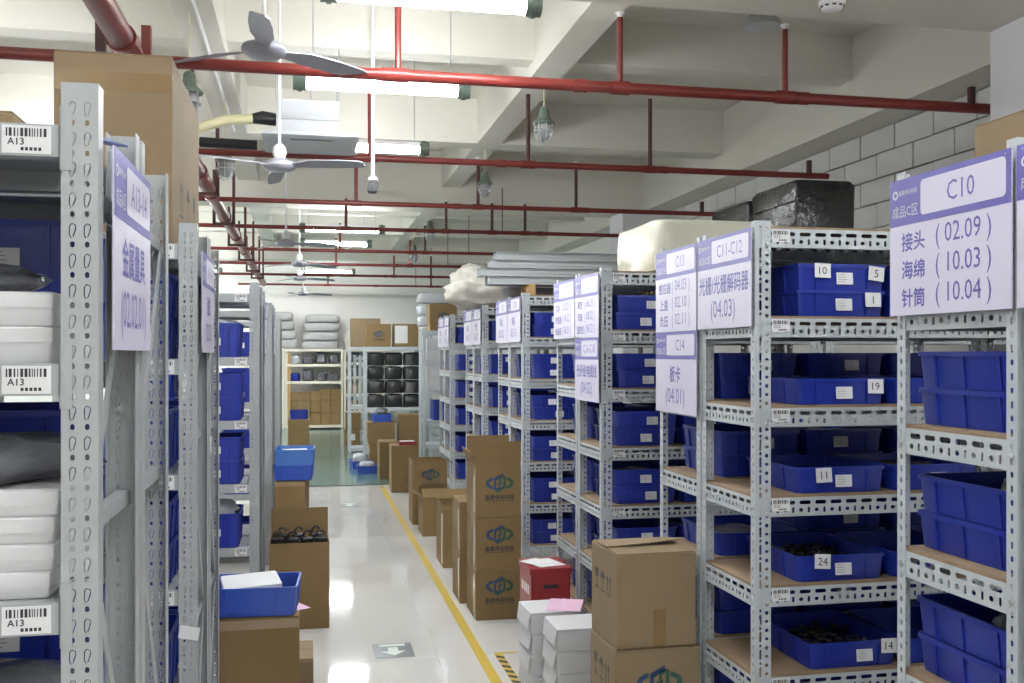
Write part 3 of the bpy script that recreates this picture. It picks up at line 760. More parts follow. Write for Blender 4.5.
def carton(label, loc, size, rz=0, mt='carton', closed=True, logo_s=0, logo_z=0.62, icon=False, tape=None, group='brown cartons', flaps=None, icon_right=False, gap=0.0, clear=False, name='carton'):
    """loc = front-left bottom corner; width X, depth Y, height Z"""
    w_, d_, h_ = size
    t = thing(name, label, 'carton', loc, rz, group)
    th = 0.006
    if closed:
        mb = MB()
        loft(mb, [[(0.004,0.004,0),(w_-0.004,0.004,0),(w_-0.004,d_-0.004,0),(0.004,d_-0.004,0)], [(0,0,0.004),(w_,0,0.004),(w_,d_,0.004),(0,d_,0.004)], [(0,0,h_-0.008),(w_,0,h_-0.008),(w_,d_,h_-0.008),(0,d_,h_-0.008)], [(0.005,0.005,h_-0.004),(w_-0.005,0.005,h_-0.004),(w_-0.005,d_-0.005,h_-0.004),(0.005,d_-0.005,h_-0.004)]])
        mb.build('body', mt, t)
        g = 0.002
        f1 = MB(); f2 = MB()
        if gap:
            f1.add([(0.003,0.003,h_-0.004),(w_-0.003,0.003,h_-0.004),(w_-0.003,d_/2-g,h_-0.002),(0.003,d_/2-g,h_-0.002),(0.003,0.003,h_),(w_-0.003,0.003,h_),(w_-0.003,d_/2-g,h_+0.002),(0.003,d_/2-g,h_+0.002)], [(0,3,2,1),(4,5,6,7),(0,1,5,4),(1,2,6,5),(2,3,7,6),(3,0,4,7)])
            f2.add([(0.003,d_/2-gap,h_+0.003),(w_*0.55,d_/2-gap,h_+0.012),(w_-0.003,d_/2-gap*0.3,h_+0.022),(w_-0.003,d_-0.003,h_-0.004),(0.003,d_-0.003,h_-0.004),
                    (0.003,d_/2-gap,h_+0.007),(w_*0.55,d_/2-gap,h_+0.016),(w_-0.003,d_/2-gap*0.3,h_+0.026),(w_-0.003,d_-0.003,h_),(0.003,d_-0.003,h_)], [(4,3,2,1,0),(5,6,7,8,9),(0,1,6,5),(1,2,7,6),(2,3,8,7),(3,4,9,8),(4,0,5,9)])
        else:
            f1.box(0.003, w_-0.003, 0.003, d_/2-g, h_-0.004, h_); f2.box(0.003, w_-0.003, d_/2+g, d_-0.003, h_-0.004, h_)
        f1.build('flap', mt, t); f2.build('flap', mt, t)
    else:
        mb = MB()
        mb.box(0, w_, 0, th, 0, h_).box(0, w_, d_-th, d_, 0, h_).box(0, th, th, d_-th, 0, h_).box(w_-th, w_, th, d_-th, 0, h_).box(th, w_-th, th, d_-th, 0, th)
        mb.build('body', mt, t)
        # flaps: dict side -> (length, angle from horizontal outward: 90 = upright)
        for sd, (ln, ang) in (flaps or {}).items():
            a = math.radians(ang); dx, dz = math.cos(a)*ln, math.sin(a)*ln
            f = MB()
            if sd == 'front': f.bar((w_/2, th/2, h_), (w_/2, th/2-dx, h_+dz), w_-0.004, 0.005, up=(0,1,0.3))
            if sd == 'back': f.bar((w_/2, d_-th/2, h_), (w_/2, d_-th/2+dx, h_+dz), w_-0.004, 0.005, up=(0,1,0.3))
            if sd == 'left': f.bar((th/2, d_/2, h_), (th/2-dx, d_/2, h_+dz), d_-0.004, 0.005, up=(1,0,0.3))
            if sd == 'right': f.bar((w_-th/2, d_/2, h_), (w_-th/2+dx, d_/2, h_+dz), d_-0.004, 0.005, up=(1,0,0.3))
            f.build('flap', mt, t)
    if logo_s:
        b, g_, tx = MB(), MB(), MB()
        logo(b, g_, tx, w_/2 + 0.01, h_*logo_z, logo_s, -0.0006)
        b.build('logo_print', 'logo_b', t); g_.build('logo_print', 'logo_g', t); tx.build('name_print', 'boxink', t)
    if icon:
        icons(t, 'boxink', -0.0006, 0, d_, h_*0.62, d_*0.26)
    if icon_right:
        icons(t, 'boxink', 0, 0, d_, h_*0.30, d_*0.16, flip=w_+0.0006)
    if tape == 'front_short': MB().box(w_*0.46, w_*0.46+0.06, -0.0008, 0, 0.004, h_*0.40).build('tape', 'tape', t)
    if tape == 'front_band': MB().box(0, w_, -0.0008, 0, h_*0.80, h_*0.90).build('tape', 'tape', t)
    if tape == 'top': MB().box(0, w_, d_/2-0.03, d_/2+0.03, h_, h_+0.0008).box(0.0, w_, -0.0008, 0, h_*0.90, h_*0.985).build('tape', 'clear_tape', t)
    if clear: MB().box(-0.0008, 0, d_*0.10, d_*0.25, h_*0.05, h_*0.85).build('tape', 'clear_tape', t)
    return t
# near right stack
carton('tan carton with half-open top flap, topmost of the near right stack', (1.37, 4.28, 0.724), (0.38, 0.37, 0.43), 0.02, 'carton2', icon=True, tape='front_short', gap=0.03)
carton('tan carton with blue-green logo under the near half-open carton', (1.36, 4.27, 0.362), (0.40, 0.39, 0.36), 0.0, 'carton2', icon=True, logo_s=0.155, logo_z=0.58)
carton('tan carton at the bottom of the near right stack', (1.36, 4.27, 0.0), (0.40, 0.39, 0.36), 0.0, 'carton2', icon=True, logo_s=0.155, logo_z=0.58)
# logo carton stack
for k in range(2):
    carton(('bottom logo carton of the three-high stack by the yellow line', 'middle logo carton of the three-high stack by the yellow line')[k], (1.29, 7.57, 0.398*k), (0.355, 0.45, 0.396), 0, 'carton', logo_s=0.155, logo_z=0.66, clear=True)
carton('open logo carton with raised flaps on top of three-high stack', (1.29, 7.57, 0.796), (0.355, 0.45, 0.396), 0, 'carton', closed=False, logo_s=0.155, logo_z=0.66, flaps={'front': (0.19, 86), 'back': (0.20, 88), 'left': (0.12, 70), 'right': (0.12, 100)}, clear=True)
for k in range(2):
    carton(('lower', 'upper')[k] + ' brown carton right behind the three-high logo stack', (1.25, 8.12, 0.42*k), (0.38, 0.42, 0.418), 0, 'carton', clear=True)
carton('tall open brown carton standing behind the logo stack', (1.30, 9.50, 0), (0.36, 0.50, 0.60), 0, 'carton', closed=False, logo_s=0.11, logo_z=0.42, flaps={'back': (0.10, 60), 'right': (0.15, -60)}, clear=True)
carton('open brown carton with tilted flap in the middle distance', (1.30, 11.2, 0), (0.34, 0.45, 0.44), 0, 'carton', closed=False, flaps={'front': (0.16, 150), 'left': (0.16, 28), 'back': (0.1, 100)})
carton('lower brown carton beneath the mid-distance logo carton', (1.27, 12.0, 0), (0.42, 0.45, 0.38), 0, 'carton')
carton('mid-distance logo carton with open dark top', (1.27, 12.0, 0.381), (0.42, 0.45, 0.39), 0, 'carton', closed=False, logo_s=0.16, logo_z=0.56, flaps={'right': (0.12, -30)})
carton('plain brown carton with red tray on top, at green floor edge', (1.26, 14.85, 0), (0.33, 0.45, 0.70), 0, 'carton')
carton('plain brown carton on the green floor behind the blue trays', (1.20, 16.5, 0), (0.30, 0.45, 0.62), 0, 'carton')
tr = thing('red_tray', 'small red tray with white paper on a brown carton', 'tray', (1.38, 15.0, 0.701))
MB().box(0, 0.26, -0.12, 0.12, 0, 0.05).build('tray', 'red', tr); MB().box(0.02, 0.22, -0.10, 0.10, 0.051, 0.058).build('paper', 'paper', tr)
# red ballot-like box
rb = thing('red_metal_box', 'red metal box with a dark slot, behind the white boxes', 'box', (1.445, 6.34, 0), 0.0)
mb = MB(); mb.box(0, 0.265, 0, 0.34, 0, 0.635); mb.build('body', 'red', rb)
mb = MB(); mb.box(-0.008, 0.273, -0.008, 0.348, 0.635, 0.652); mb.box(-0.008, 0.273, -0.008, -0.004, 0.612, 0.635).box(-0.008, -0.004, -0.004, 0.348, 0.612, 0.635); mb.build('lid', 'red', rb)
MB().box(0.085, 0.185, -0.0015, 0.0, 0.52, 0.545).build('slot', 'ink', rb)
mb = MB()
for k in range(4): mb.box(-0.001, 0, 0.06+0.06*k, 0.10+0.06*k, 0.47, 0.53)
mb.build('side_print', 'white', rb)
pp = thing('paper_stack', 'white papers lying on the red metal box', 'paper', (1.57, 6.50, 0.653), 0.25)
MB().box(-0.09, 0.10, -0.12, 0.12, 0, 0.004).build('sheet', 'paper', pp)
MB().box(-0.10, 0.06, -0.05, 0.14, 0.0042, 0.006, mx=Matrix.Rotation(0.3, 4, 'Z')).build('sheet', 'paper', pp)
# white mailer boxes
def mailer(label, loc, size, rz=0):
    w_, d_, h_ = size; t = thing('white_mailer_box', label, 'box', loc, rz, 'white mailer boxes')
    MB().box(0, w_, 0.0, d_, 0, h_-0.012).build('body', 'white', t)
    mb = MB()
    mb.box(-0.003, w_+0.003, -0.003, d_+0.003, h_-0.012, h_-0.001)
    mb.add([(-0.003, 0.0, h_-0.001), (-0.02, 0.02, 0.03), (-0.02, d_-0.02, 0.03), (-0.003, d_, h_-0.001), (-0.001, 0.0, h_-0.002), (-0.016, 0.02, 0.03), (-0.016, d_-0.02, 0.03), (-0.001, d_, h_-0.002)], [(0,1,2,3),(4,7,6,5),(0,4,5,1),(1,5,6,2),(2,6,7,3),(3,7,4,0)])
    mb.build('lid', 'white', t)
    MB().box(0.012, w_-0.012, -0.0035, 0.0, 0.012, h_-0.018).build('front_flap', 'white', t)
for k in range(4):
    mailer('white mailer box in the front column, ' + ('bottom', 'second from bottom', 'third from bottom', 'top')[k], (1.385+0.004*(k % 2), 5.42, 0.127*k), (0.30, 0.30, 0.126))
    mailer('white mailer box in the rear column beside red box, ' + ('bottom', 'second from bottom', 'third from bottom', 'top')[k], (1.33-0.006*(k % 2), 5.80, 0.127*k), (0.30, 0.30, 0.126), 0.03)
tag(MB().box(0, 0.21, 0, 0.297, 0, 0.0012).build('pink_sheet', 'pink', None, (1.42, 5.84, 0.5088), -0.35), 'pink paper sheet lying on the white mailer boxes', 'paper')

# left side of the aisle
carton('tall brown carton with a blue bin on top, near left', (-0.466, 5.65, 0), (0.435, 0.42, 0.60), 0.0, 'carton', tape='top')
t = tub(tub_mesh(0.49, 0.40, 0.16, 'mid_blue'), 'blue bin holding a white box, on the near left carton', (-0.275, 5.86, 0.604), -0.06, 'blue tubs in the aisle', w_=0.46, d_=0.40, h_=0.15, name='blue_bin')
wb = plain_box('white_box', 'white flat box sitting tilted in the near blue bin', 'box', (-0.30, 5.86, 0.672), (0.31, 0.28, 0.10), 'white', 0.12)
wb.rotation_euler = (0.05, -0.03, 0.15)
tag(MB().box(0, 0.21, 0, 0.297, 0, 0.0012).build('pink_sheet', 'pink', None, (-0.15, 5.72, 0.6012), 0.5), 'pink paper sheet poking out beneath the near blue bin', 'paper')
carton('low tan carton on the tiles right of the near bin carton', (-0.05, 6.12, 0), (0.10, 0.40, 0.22), 0.0, 'carton2', tape='top')
oc = carton('open brown carton full of black coiled items, left of aisle', (-0.26, 7.6, 0), (0.44, 0.42, 0.645), 0, 'carton', closed=False, flaps={'back': (0.20, 84), 'left': (0.03, 95)})
FILL = MB().box(-0.252+0.0, 0.172, 7.608, 8.012, 0.50, 0.55)
tag(FILL.build('packing_board', 'carton_in'), 'brown packing board inside the open carton under black items', 'packing')
for k, (x, y) in enumerate(((-0.20, 7.70), (-0.09, 7.68), (0.015, 7.70), (0.118, 7.69), (-0.17, 7.86), (-0.05, 7.85), (0.08, 7.87))):
    o = thing('black_adapter', 'black adapter with coiled cable in the open carton, ' + ('front row leftmost', 'front row second from left', 'front row third from left', 'front row rightmost', 'back row left', 'back row middle', 'back row right')[k], 'adapter', (x, y, 0.551), rnd.uniform(-0.5, 0.5), 'black adapters in the open carton')
    mb = MB(); loft(mb, [rloop(0.09, 0.07, 0, 0.012), rloop(0.095, 0.075, 0.02, 0.012), rloop(0.09, 0.07, 0.115, 0.014), rloop(0.07, 0.05, 0.125, 0.012)]); mb.build('body', 'black', o, smooth=40)
    pts = [(0.030*math.cos(a), 0.01*math.sin(2*a), 0.128 + 0.028*math.sin(a) + 0.015) for a in [2*PI*q/14 for q in range(13)]]
    MB().tube(pts, 0.007, 6).build('cable', 'black', o, smooth=50)
    MB().box(-0.03, 0.03, -0.0385, -0.0375, 0.06, 0.08).build('print', 'lineink', o)
for k in range(2):
    carton(('lower', 'upper')[k] + ' brown carton of the pair below the stacked blue bins', (-0.27, 9.3, 0.45*k), (0.27, 0.40, 0.448), -0.10, 'carton', tape='top')
for me, nm, z, dx in ((TUB_MD, 'blue bin on the carton pair, lower of two', 0.9005, 0.0), (TUB_LT, 'light blue bin full of papers, upper of two on carton pair', 1.041, 0.01)):
    tub(me, nm, (-0.10+dx, 9.52, z+0.004), -0.05, 'blue tubs in the aisle', w_=0.36, d_=0.46, h_=0.14, name='blue_bin')
pp = thing('paper_stack', 'white papers in the light blue bin on carton pair', 'paper', (-0.10, 9.52, 1.12), 0.1)
for k in range(4): MB().box(-0.13+0.01*k, 0.12, -0.16, 0.15-0.02*k, 0.012*k, 0.012*k+0.011).build('sheet', 'paper', pp)
# huge carton on the left racks
carton('huge tan carton on top of the second left rack pair', (-0.935, 4.06, 2.482), (0.43, 0.98, 0.73), 0.0, 'carton2', tape='front_band', icon_right=True)
carton('flat tan carton on top of the A13 rack at left edge', (-1.17, 2.52, 2.482), (0.50, 0.42, 0.14), 0.0, 'carton2')

# ------------------------------------------------------------------ things on top of the right racks
bag('foam_bale', 'cream plastic-wrapped foam block on top of the C15 rack', 'foam block', (2.64, 6.53, 2.602), (0.86, 0.86, 0.38), 27, 'foam', 0, 0.05, pw=0.16, sub=(40, 16))
for k, (y, d_, h_) in enumerate(((6.33, 0.66, 0.60), (7.05, 0.66, 0.57))):
    t = thing('wrapped_box', ('nearer', 'farther')[k] + ' box in black stretch wrap on top of the C15-C17 racks', 'wrapped box', (3.36, y, 2.602), 0, 'black wrapped boxes')
    mb = MB(); loft(mb, [rloop(0.42, d_, 0, 0.02), rloop(0.44, d_+0.01, 0.03, 0.03), rloop(0.43, d_, h_*0.5, 0.03), rloop(0.44, d_+0.01, h_-0.03, 0.03), rloop(0.40, d_-0.03, h_, 0.03)]); mb.build('box', 'blackwrap', t, smooth=40)
    for j in range(5):
        z = 0.06 + j*0.10
        MB().bar((-0.222, -d_/2+0.02, z), (-0.222, d_/2-0.02, z + rnd.uniform(-0.05, 0.12)), 0.002, 0.012, up=(1,0,0)).build('wrap_fold', 'blackwrap', t)
carton('tan carton on top of the C10 rack at right edge', (1.98, 2.30, 2.581), (0.40, 0.36, 0.16), 0, 'carton2')
# bundle of perforated grey profiles
def profile_mesh(L):
    hs = [slot(0.013, 0.022, 0.018, 0.013), slot(0.038, 0.052, 0.018, 0.013)]
    vs, fs = strip(0.075, L, 0.05, hs, 0.003, 'x')
    mb = MB(); mb.add([(x, zz, y) for x, y, zz in vs], fs)
    mb.box(0, L, -0.020, -0.0015, 0.072, 0.075).box(0, L, -0.020, -0.0015, 0, 0.003)
    return mb.mesh('steel_profile', 'grey_rack')
PR = profile_mesh(2.3)
cnt = 0
for lay, (z, ys, dx) in enumerate(((2.604, (9.02, 9.12, 9.19), 0.25), (2.682, (8.72, 8.77, 8.83, 8.90, 9.0, 9.1), 0.02), (2.758, (8.74, 8.80, 8.86, 8.93, 9.03), -0.05), (2.834, (8.78, 8.83, 8.90, 9.0), 0.06), (2.910, (8.83, 8.88, 8.95), 0.12))):
    for j in range(6):
        y = ys[0] + (0.0235*j if j < 4 else 0.0235*3 + 0.10*(j-3))
        tag(inst('steel_profile', PR, None, (1.58+dx+0.0125*(j % 2)+rnd.uniform(-0.004, 0.004), y, z), 0), 'grey perforated steel profile, ' + ('front', 'second', 'third', 'fourth', 'fifth', 'rear')[j] + ' in the ' + ('bottom', 'second', 'middle', 'fourth', 'top')[lay] + ' layer of the bundle', 'steel profile', 'perforated steel profiles')
MB_bat = MB().box(0, 0.06, 0, 0.34, 0, 0.10)
for x in (1.95, 3.1): tag(MB_bat.build('wooden_batten', 'wood', None, (x, 8.64, 2.581)), ('aisle-side' if x < 2.5 else 'inner') + ' wooden batten under the steel profile bundle', 'batten')
# woven sacks
bag('woven_sack', 'white woven sack slumped on the racks beside profile bundle, lower', 'sack', (1.93, 11.0, 2.581), (0.70, 0.48, 0.36), 41, 'sack', 0.2, 0.30, 'white woven sacks', sub=(36, 22))
bag('woven_sack', 'white woven sack leaning upright above the lower sack', 'sack', (1.98, 11.66, 2.581), (0.55, 0.40, 0.58), 44, 'sack', 0.4, 0.32, 'white woven sacks', sub=(36, 22))

# ------------------------------------------------------------------ far zone on the green floor
def flat_rack(label, x0, y0, L, depth, H, levels, mt='rack', group=None, posts=2):
    t = thing('metal_shelf', label, 'shelf', (x0, y0, 0), 0, group)
    for k in range(posts):
        x = k*(L-0.05)/(posts-1)
        for y in (0, depth-0.05):
            MB().box(x, x+0.05, y, y+0.05, 0, H).build('post', mt, t)
    for z in levels:
        MB().box(0.05, L-0.05, 0.005, 0.035, z-0.07, z).build('beam', mt, t)
        MB().box(0.05, L-0.05, depth-0.035, depth-0.005, z-0.07, z).build('beam', mt, t)
        MB().box(0.05, L-0.05, 0.035, depth-0.035, z-0.03, z).build('shelf_panel', mt, t)
    return t
# far right wide shelf with black foam-wrapped goods
flat_rack('wide grey shelf holding black glossy packs, far right end', 1.18, 20.4, 1.22, 0.6, 2.2, (0.10, 0.98, 2.22), 'rack')
bw = M['blackwrap']
for r_ in range(4):
    for c in range(3):
        bag('black_pack', f'black glossy pack on the far wide shelf, row {("one", "two", "three", "four")[r_]} from bottom, ' + ('left', 'centre', 'right')[c], 'pack', (1.41 + 0.375*c, 20.68, 0.985 + 0.285*r_), (0.35, 0.48, 0.295), r_*3+c+60, 'blackpack' if 'blackpack' in M else 'bagdark', 0, 0.12, 'black packs on the far shelf', pw=0.3)
bag('dark_sack', 'dark grey sack on the lower level of the far wide shelf, left', 'sack', (1.52, 20.68, 0.105), (0.5, 0.5, 0.6), 72, 'bagdark', 0, 0.2)
bag('dark_sack', 'grey sack on the lower level of the far wide shelf, right', 'sack', (2.05, 20.68, 0.105), (0.5, 0.5, 0.6), 75, 'greysack', 0, 0.2)
carton('tan logo carton on top of the far wide shelf', (1.22, 20.42, 2.225), (0.50, 0.42, 0.46), 0, 'carton', logo_s=0.16, logo_z=0.55)
carton('wide tan carton behind on top of the far wide shelf, left', (0.95, 21.3, 2.225), (0.62, 0.42, 0.60), 0, 'carton2')
carton('tan carton with white sheet on top of the far wide shelf, right', (1.78, 20.42, 2.225), (0.50, 0.42, 0.46), 0, 'carton')
tag(MB().box(0, 0.26, 0, 0.002, 0, 0.36).build('paper_sheet', 'paper', None, (1.80, 20.417, 2.29)), 'white paper sheet taped on a far tan carton', 'paper')
flat_rack('grey shelf hidden behind the far wide shelf', 0.90, 21.15, 1.5, 0.6, 2.2, (0.10, 0.98, 2.22), 'rack')
for k in range(3):
    flat_rack('slim grey shelf end in the far left-facing row, ' + ('nearest', 'middle', 'farthest')[k], 1.32 - 0.05*k, 22.4 + 1.5*k, 1.5, 0.6, 2.05, (0.1, 1.0, 2.0), 'rack', 'far grey shelves')
# rack with white foam sheets (far right, before the wide shelf)
flat_rack('white shelf of stacked white cartons beside the far wide shelf', 1.93, 16.6, 1.0, 0.6, 2.5, (0.55, 0.95, 1.45, 1.95, 2.46), 'rack')
for li, z in enumerate((0.95, 1.45, 1.95)):
    for st in range(2):
        h_ = 0.22 if li < 2 else 0.19
        if li == 0: continue
        plain_box('white_carton', f'white carton on the far white shelf, {("low", "middle", "high")[li]} level {("lower", "upper")[st]}', 'carton', (2.40, 16.9, z+0.001+st*(h_+0.001)), (0.80, 0.48, h_), 'white')
for st in range(2): tub(TUB_MID, f'blue bin on the far white shelf, {("lower", "upper")[st]} of two', (2.28, 16.88, 0.952+st*0.166), 0, 'blue tubs far away', w_=0.36, d_=0.46, h_=0.165, name='blue_bin') if st < 3 else None
carton('logo carton on top of the far white shelf', (2.05, 16.65, 2.461), (0.46, 0.45, 0.45), 0, 'carton', logo_s=0.15, logo_z=0.55)
flat_rack('grey shelf behind the far white shelf', 2.24, 18.2, 1.2, 0.6, 2.55, (0.5, 1.2, 1.9, 2.58), 'rack')
for st in range(3):
    bag('wrapped_bundle', f'pale plastic-wrapped bundle left of the far logo carton, {("bottom", "middle", "top")[st]} one', 'bundle', (2.42, 18.5, 2.583+0.215*st), (0.75, 0.55, 0.225), 80+st, 'bag', 0, 0.10, 'pale wrapped bundles', pw=0.4)
# floor group
carton('brown carton below the blue bin, lower, on green floor', (1.18, 18.6, 0), (0.50, 0.45, 0.40), 0, 'carton')
carton('brown carton below the blue bin, upper, on green floor', (1.14, 18.6, 0.401), (0.50, 0.45, 0.40), 0, 'carton')
tub(TUB_MD, 'blue bin with black items on the far carton pair', (1.40, 18.82, 0.803), 0, 'blue tubs far away', w_=0.36, d_=0.46, h_=0.14, name='blue_bin')
bag('black_bundle', 'black bundle of cables in the far blue bin', 'bundle', (1.40, 18.82, 0.86), (0.26, 0.33, 0.22), 91, 'bagdark', 0, 0.35)
carton('tall brown carton right of the far blue bin', (1.72, 18.65, 0), (0.48, 0.45, 0.93), 0, 'carton')
for k, (x, y, rz) in enumerate(((0.98, 18.3, 0.1), (1.06, 17.5, -0.08))):
    tub(TUB_MD, ('farther', 'nearer')[k] + ' blue tray of white bags on the green floor', (x, y, 0), rz, 'blue tubs far away', w_=0.36, d_=0.46, h_=0.14, name='blue_bin')
    bag('white_bag', 'white plastic bag heaped in the ' + ('farther', 'nearer')[k] + ' blue floor tray', 'bag', (x, y, 0.06), (0.29, 0.36, 0.24 if k == 0 else 0.16), 95+k, 'bag', 0, 0.25)
carton('lower brown carton standing in the far aisle', (0.88, 22.8, 0), (0.34, 0.4, 0.36), 0, 'carton')
carton('upper brown carton standing in the far aisle', (0.90, 22.8, 0.361), (0.34, 0.4, 0.38), 0, 'carton')
tag(MB().box(0, 0.12, 0, 0.002, 0, 0.14).build('paper_label', 'paper', None, (0.99, 22.797, 0.12)), 'white label on the far aisle carton', 'label')
# back shelf of cream steel against the far wall
bs = flat_rack('cream steel back shelf with cartons and bags against far wall', -0.52, 27.9, 1.55, 0.6, 2.2, (0.12, 1.33, 1.80, 2.22), 'cream_shelf')
bs2 = flat_rack('narrow cream back shelf of dark bins right of the bale shelf', 1.06, 27.9, 1.2, 0.6, 2.2, (0.5, 0.98, 1.45, 1.85, 2.22), 'cream_shelf')
MB().box(0.05, 0.13, 0.01, 0.05, 0.12, 2.1).build('wooden_side', 'wood', bs)
BC = 'cartons on the far back shelf'
r2 = random.Random(5)
for row in range(3):
    for c in range(5):
        h_ = 0.34 if row < 2 else (0.30 if c > 1 else 0.22)
        if row == 2 and c == 2: h_ = 0.24
        carton(f'brown carton on the far back shelf, {("bottom", "middle", "top")[row]} row, {("first", "second", "third", "fourth", "fifth")[c]} from left', (-0.40+0.275*c, 27.95, 0.121+0.345*row), (0.265, 0.40, h_), 0, 'carton', group=BC)
for lv, z in enumerate((1.331, 1.801)):
    for c in range(4):
        mt = 'blue' if (lv == 0 and c < 2) else ('bagdark' if c != 1 else 'bag')
        bag('packed_bag', f'bag on the {("lower", "upper")[lv]} far back shelf, {("first", "second", "third", "fourth")[c]} from left', 'bag', (-0.28+0.36*c, 28.2, z), (0.40, 0.46, 0.24 + 0.11*((c*5+lv) % 3), ) and (0.30, 0.42, 0.24 + 0.06*((c*5+lv) % 3)), lv*9+c+100, ('bag' if (lv == 1 and c == 0) else ('blue' if lv == 0 and c == 0 else 'bagdark')), 0, 0.38, 'bags on the far back shelf', pw=0.55)
for lv, z in enumerate((0.501, 0.981, 1.451, 1.851)):
    for c in range(2):
        if lv < 2: carton(f'brown carton on the narrow back shelf, {("low", "second")[lv]} level {("left", "right")[c]}', (1.13+0.36*c, 27.95, z), (0.33, 0.4, 0.28), 0, 'carton', group=BC)
        else: bag('packed_bag', f'dark bag on the narrow back shelf, {("low", "second", "third", "high")[lv]} level {("left", "right")[c]}', 'bag', (1.32+0.38*c, 28.2, z), (0.36, 0.42, 0.30), lv*7+c+130, 'bagdark', 0, 0.2, 'bags on the far back shelf', pw=0.5)
NM = ('lowest', 'second', 'third', 'topmost')
for k in range(4):
    bag('grey_bale', 'wide grey wrapped bale on the far back shelf, ' + NM[k], 'bale', (0.42 + 0.02*k, 28.25, 2.222+0.245*k), (1.00-0.02*k, 0.60, 0.255), 140+k, 'greysack', 0, 0.10, 'grey wrapped bales', pw=0.45, sub=(22, 10))
    bag('grey_bale', 'grey wrapped bale left of the wide bale pile, ' + NM[k], 'bale', (-0.60 - 0.04*k, 28.25, 2.242+0.255*k), (0.80, 0.58, 0.265), 150+k, 'greysack', 0, 0.10, 'grey wrapped bales', pw=0.45, sub=(22, 10))
flat_rack('cream back shelf carrying the left bale pile', -1.60, 27.9, 1.05, 0.6, 2.24, (0.12, 0.8, 1.5, 2.24), 'cream_shelf')
bag('white_bale', 'white wrapped bale leaning at the right of the grey bales', 'bale', (1.52, 28.2, 2.225), (0.90, 0.6, 0.62), 160, 'sack', 0, 0.15, pw=0.6, sub=(20, 10))
tub(TUB_MID, 'small blue bin with white bag near far cartons', (-0.12, 20.0, 0.802), 0, 'blue tubs far away', w_=0.36, d_=0.46, h_=0.165, name='blue_bin')
carton('brown carton under the small far blue bin', (-0.32, 19.78, 0), (0.40, 0.44, 0.80), 0, 'carton')

# ------------------------------------------------------------------ sprinkler pipes
PZ = CAM_Z + 1.9
def riser_px(px, Y):
    f = 35/36*1024; k = (px-512)/f; th = math.atan(207/f); c, s_ = math.cos(th), math.sin(th)
    return Y*(s_+k*c)/(c-k*s_)
PIPES = [(6.78, 0.040, XL+0.1, 5.24, (398, 620, 785), 0.5), (9.69, 0.032, XL+0.1, 5.45, (370, 528, 650), 0.72), (12.6, 0.030, XL+0.1, 5.45, (356, 478, 576), 0.6), (15.47-0.3, 0.030, XL+0.1, 4.9, (346, 446, 492, 525), 0.45),
         (18.4, 0.030, XL+0.1, 4.9, (340, 425), 0.5), (21.2, 0.030, XL+0.1, 4.9, (336, 410), 0.55), (24.1, 0.030, XL+0.1, 4.9, (394, 431), 0.5), (27.5, 0.028, -1.75, 4.9, (328, 431), 0.6)]
for i, (y, r, xa, xb, rs, hl) in enumerate(PIPES):
    t = thing('sprinkler_pipe', 'red sprinkler branch pipe across the ceiling, ' + ('nearest', 'second', 'third', 'fourth', 'fifth', 'sixth', 'seventh', 'farthest')[i] + ' from the camera', 'pipe', (0, y, PZ), 0, 'red sprinkler branch pipes')
    MB().tube([(xa, 0, 0), (xb, 0, 0)], r, 14).build('pipe', 'pipe', t, smooth=50)
    for px in rs:
        x = riser_px(px, y)
        MB().tube([(x, 0, r*0.6), (x, 0, hl)], 0.022, 8).build('riser', 'pipe' if i < 1 or px < 420 else 'pipe_dark', t, smooth=50)  # risers farther right take the darker red, except on the nearest pipe
        MB().tube([(x-0.07, 0, 0), (x+0.07, 0, 0)], r*1.25, 12).build('coupling', 'pipe', t, smooth=50)
        if hl + PZ < LB: MB().lathe([(0.012, 0), (0.02, 0.02), (0.035, 0.03), (0.03, 0.038)], 10, (x, 0, hl)).build('sprinkler_head', 'lampwhite', t, smooth=50)
    for x in (0.55, 1.9, 3.6):
        MB().tube([(x-0.05, 0, 0), (x+0.05, 0, 0)], r*1.2, 12).build('coupling', 'pipe', t, smooth=50)
    if i < 3: MB().tube([(xb-0.22, 0, 0.0), (xb-0.22, 0, 0.16)], 0.03, 8).build('hanger', 'pipe_dark', t)
    else: MB().tube([(3.0, 0, 0), (3.0, 0, LB-PZ)], 0.008, 6).build('hanger', 'pipe_dark', t)
t = thing('main_pipe', 'thick red main sprinkler pipe running along the left side of ceiling', 'pipe', (-1.09, 0, PZ + 0.02))
MB().tube([(0, -3.5, 0), (0, 27.6, 0)], 0.078, 18).build('pipe', 'pipe', t, smooth=50)
for y in (6.45, 9.3, 10.9, 12.3, 14.4, 16.6, 18.9, 21.0, 23.0, 25.0):
    MB().tube([(0, y-0.09, 0), (0, y+0.09, 0)], 0.092, 16).build('coupling', 'pipe', t, smooth=50)
for y in (9.0, 11.6, 14.2, 16.9, 19.5, 22.0, 24.0):
    mb = MB()
    for x in (-0.13, 0.13): mb.box(x-0.02, x+0.02, y-0.02, y+0.02, -0.12, 0.62)
    mb.box(-0.15, 0.15, y-0.02, y+0.02, -0.14, -0.10); mb.build('hanger_bracket', 'pipe_dark', t)
t = thing('pipe_stub', 'short red pipe stub above the huge carton, upper left', 'pipe', (-1.28, 6.78, PZ))
MB().box(-0.03, 0.03, -0.03, 0.03, 0.045, 0.26).build('riser', 'pipe_dark', t)
t = thing('pipe_stub', 'thin red pipe bracket rising beside the ceiling beam, upper left', 'pipe', (-1.02, 6.9, PZ))
MB().box(-0.03, 0.03, -0.03, 0.03, 0.0, 0.26).build('riser', 'pipe', t)
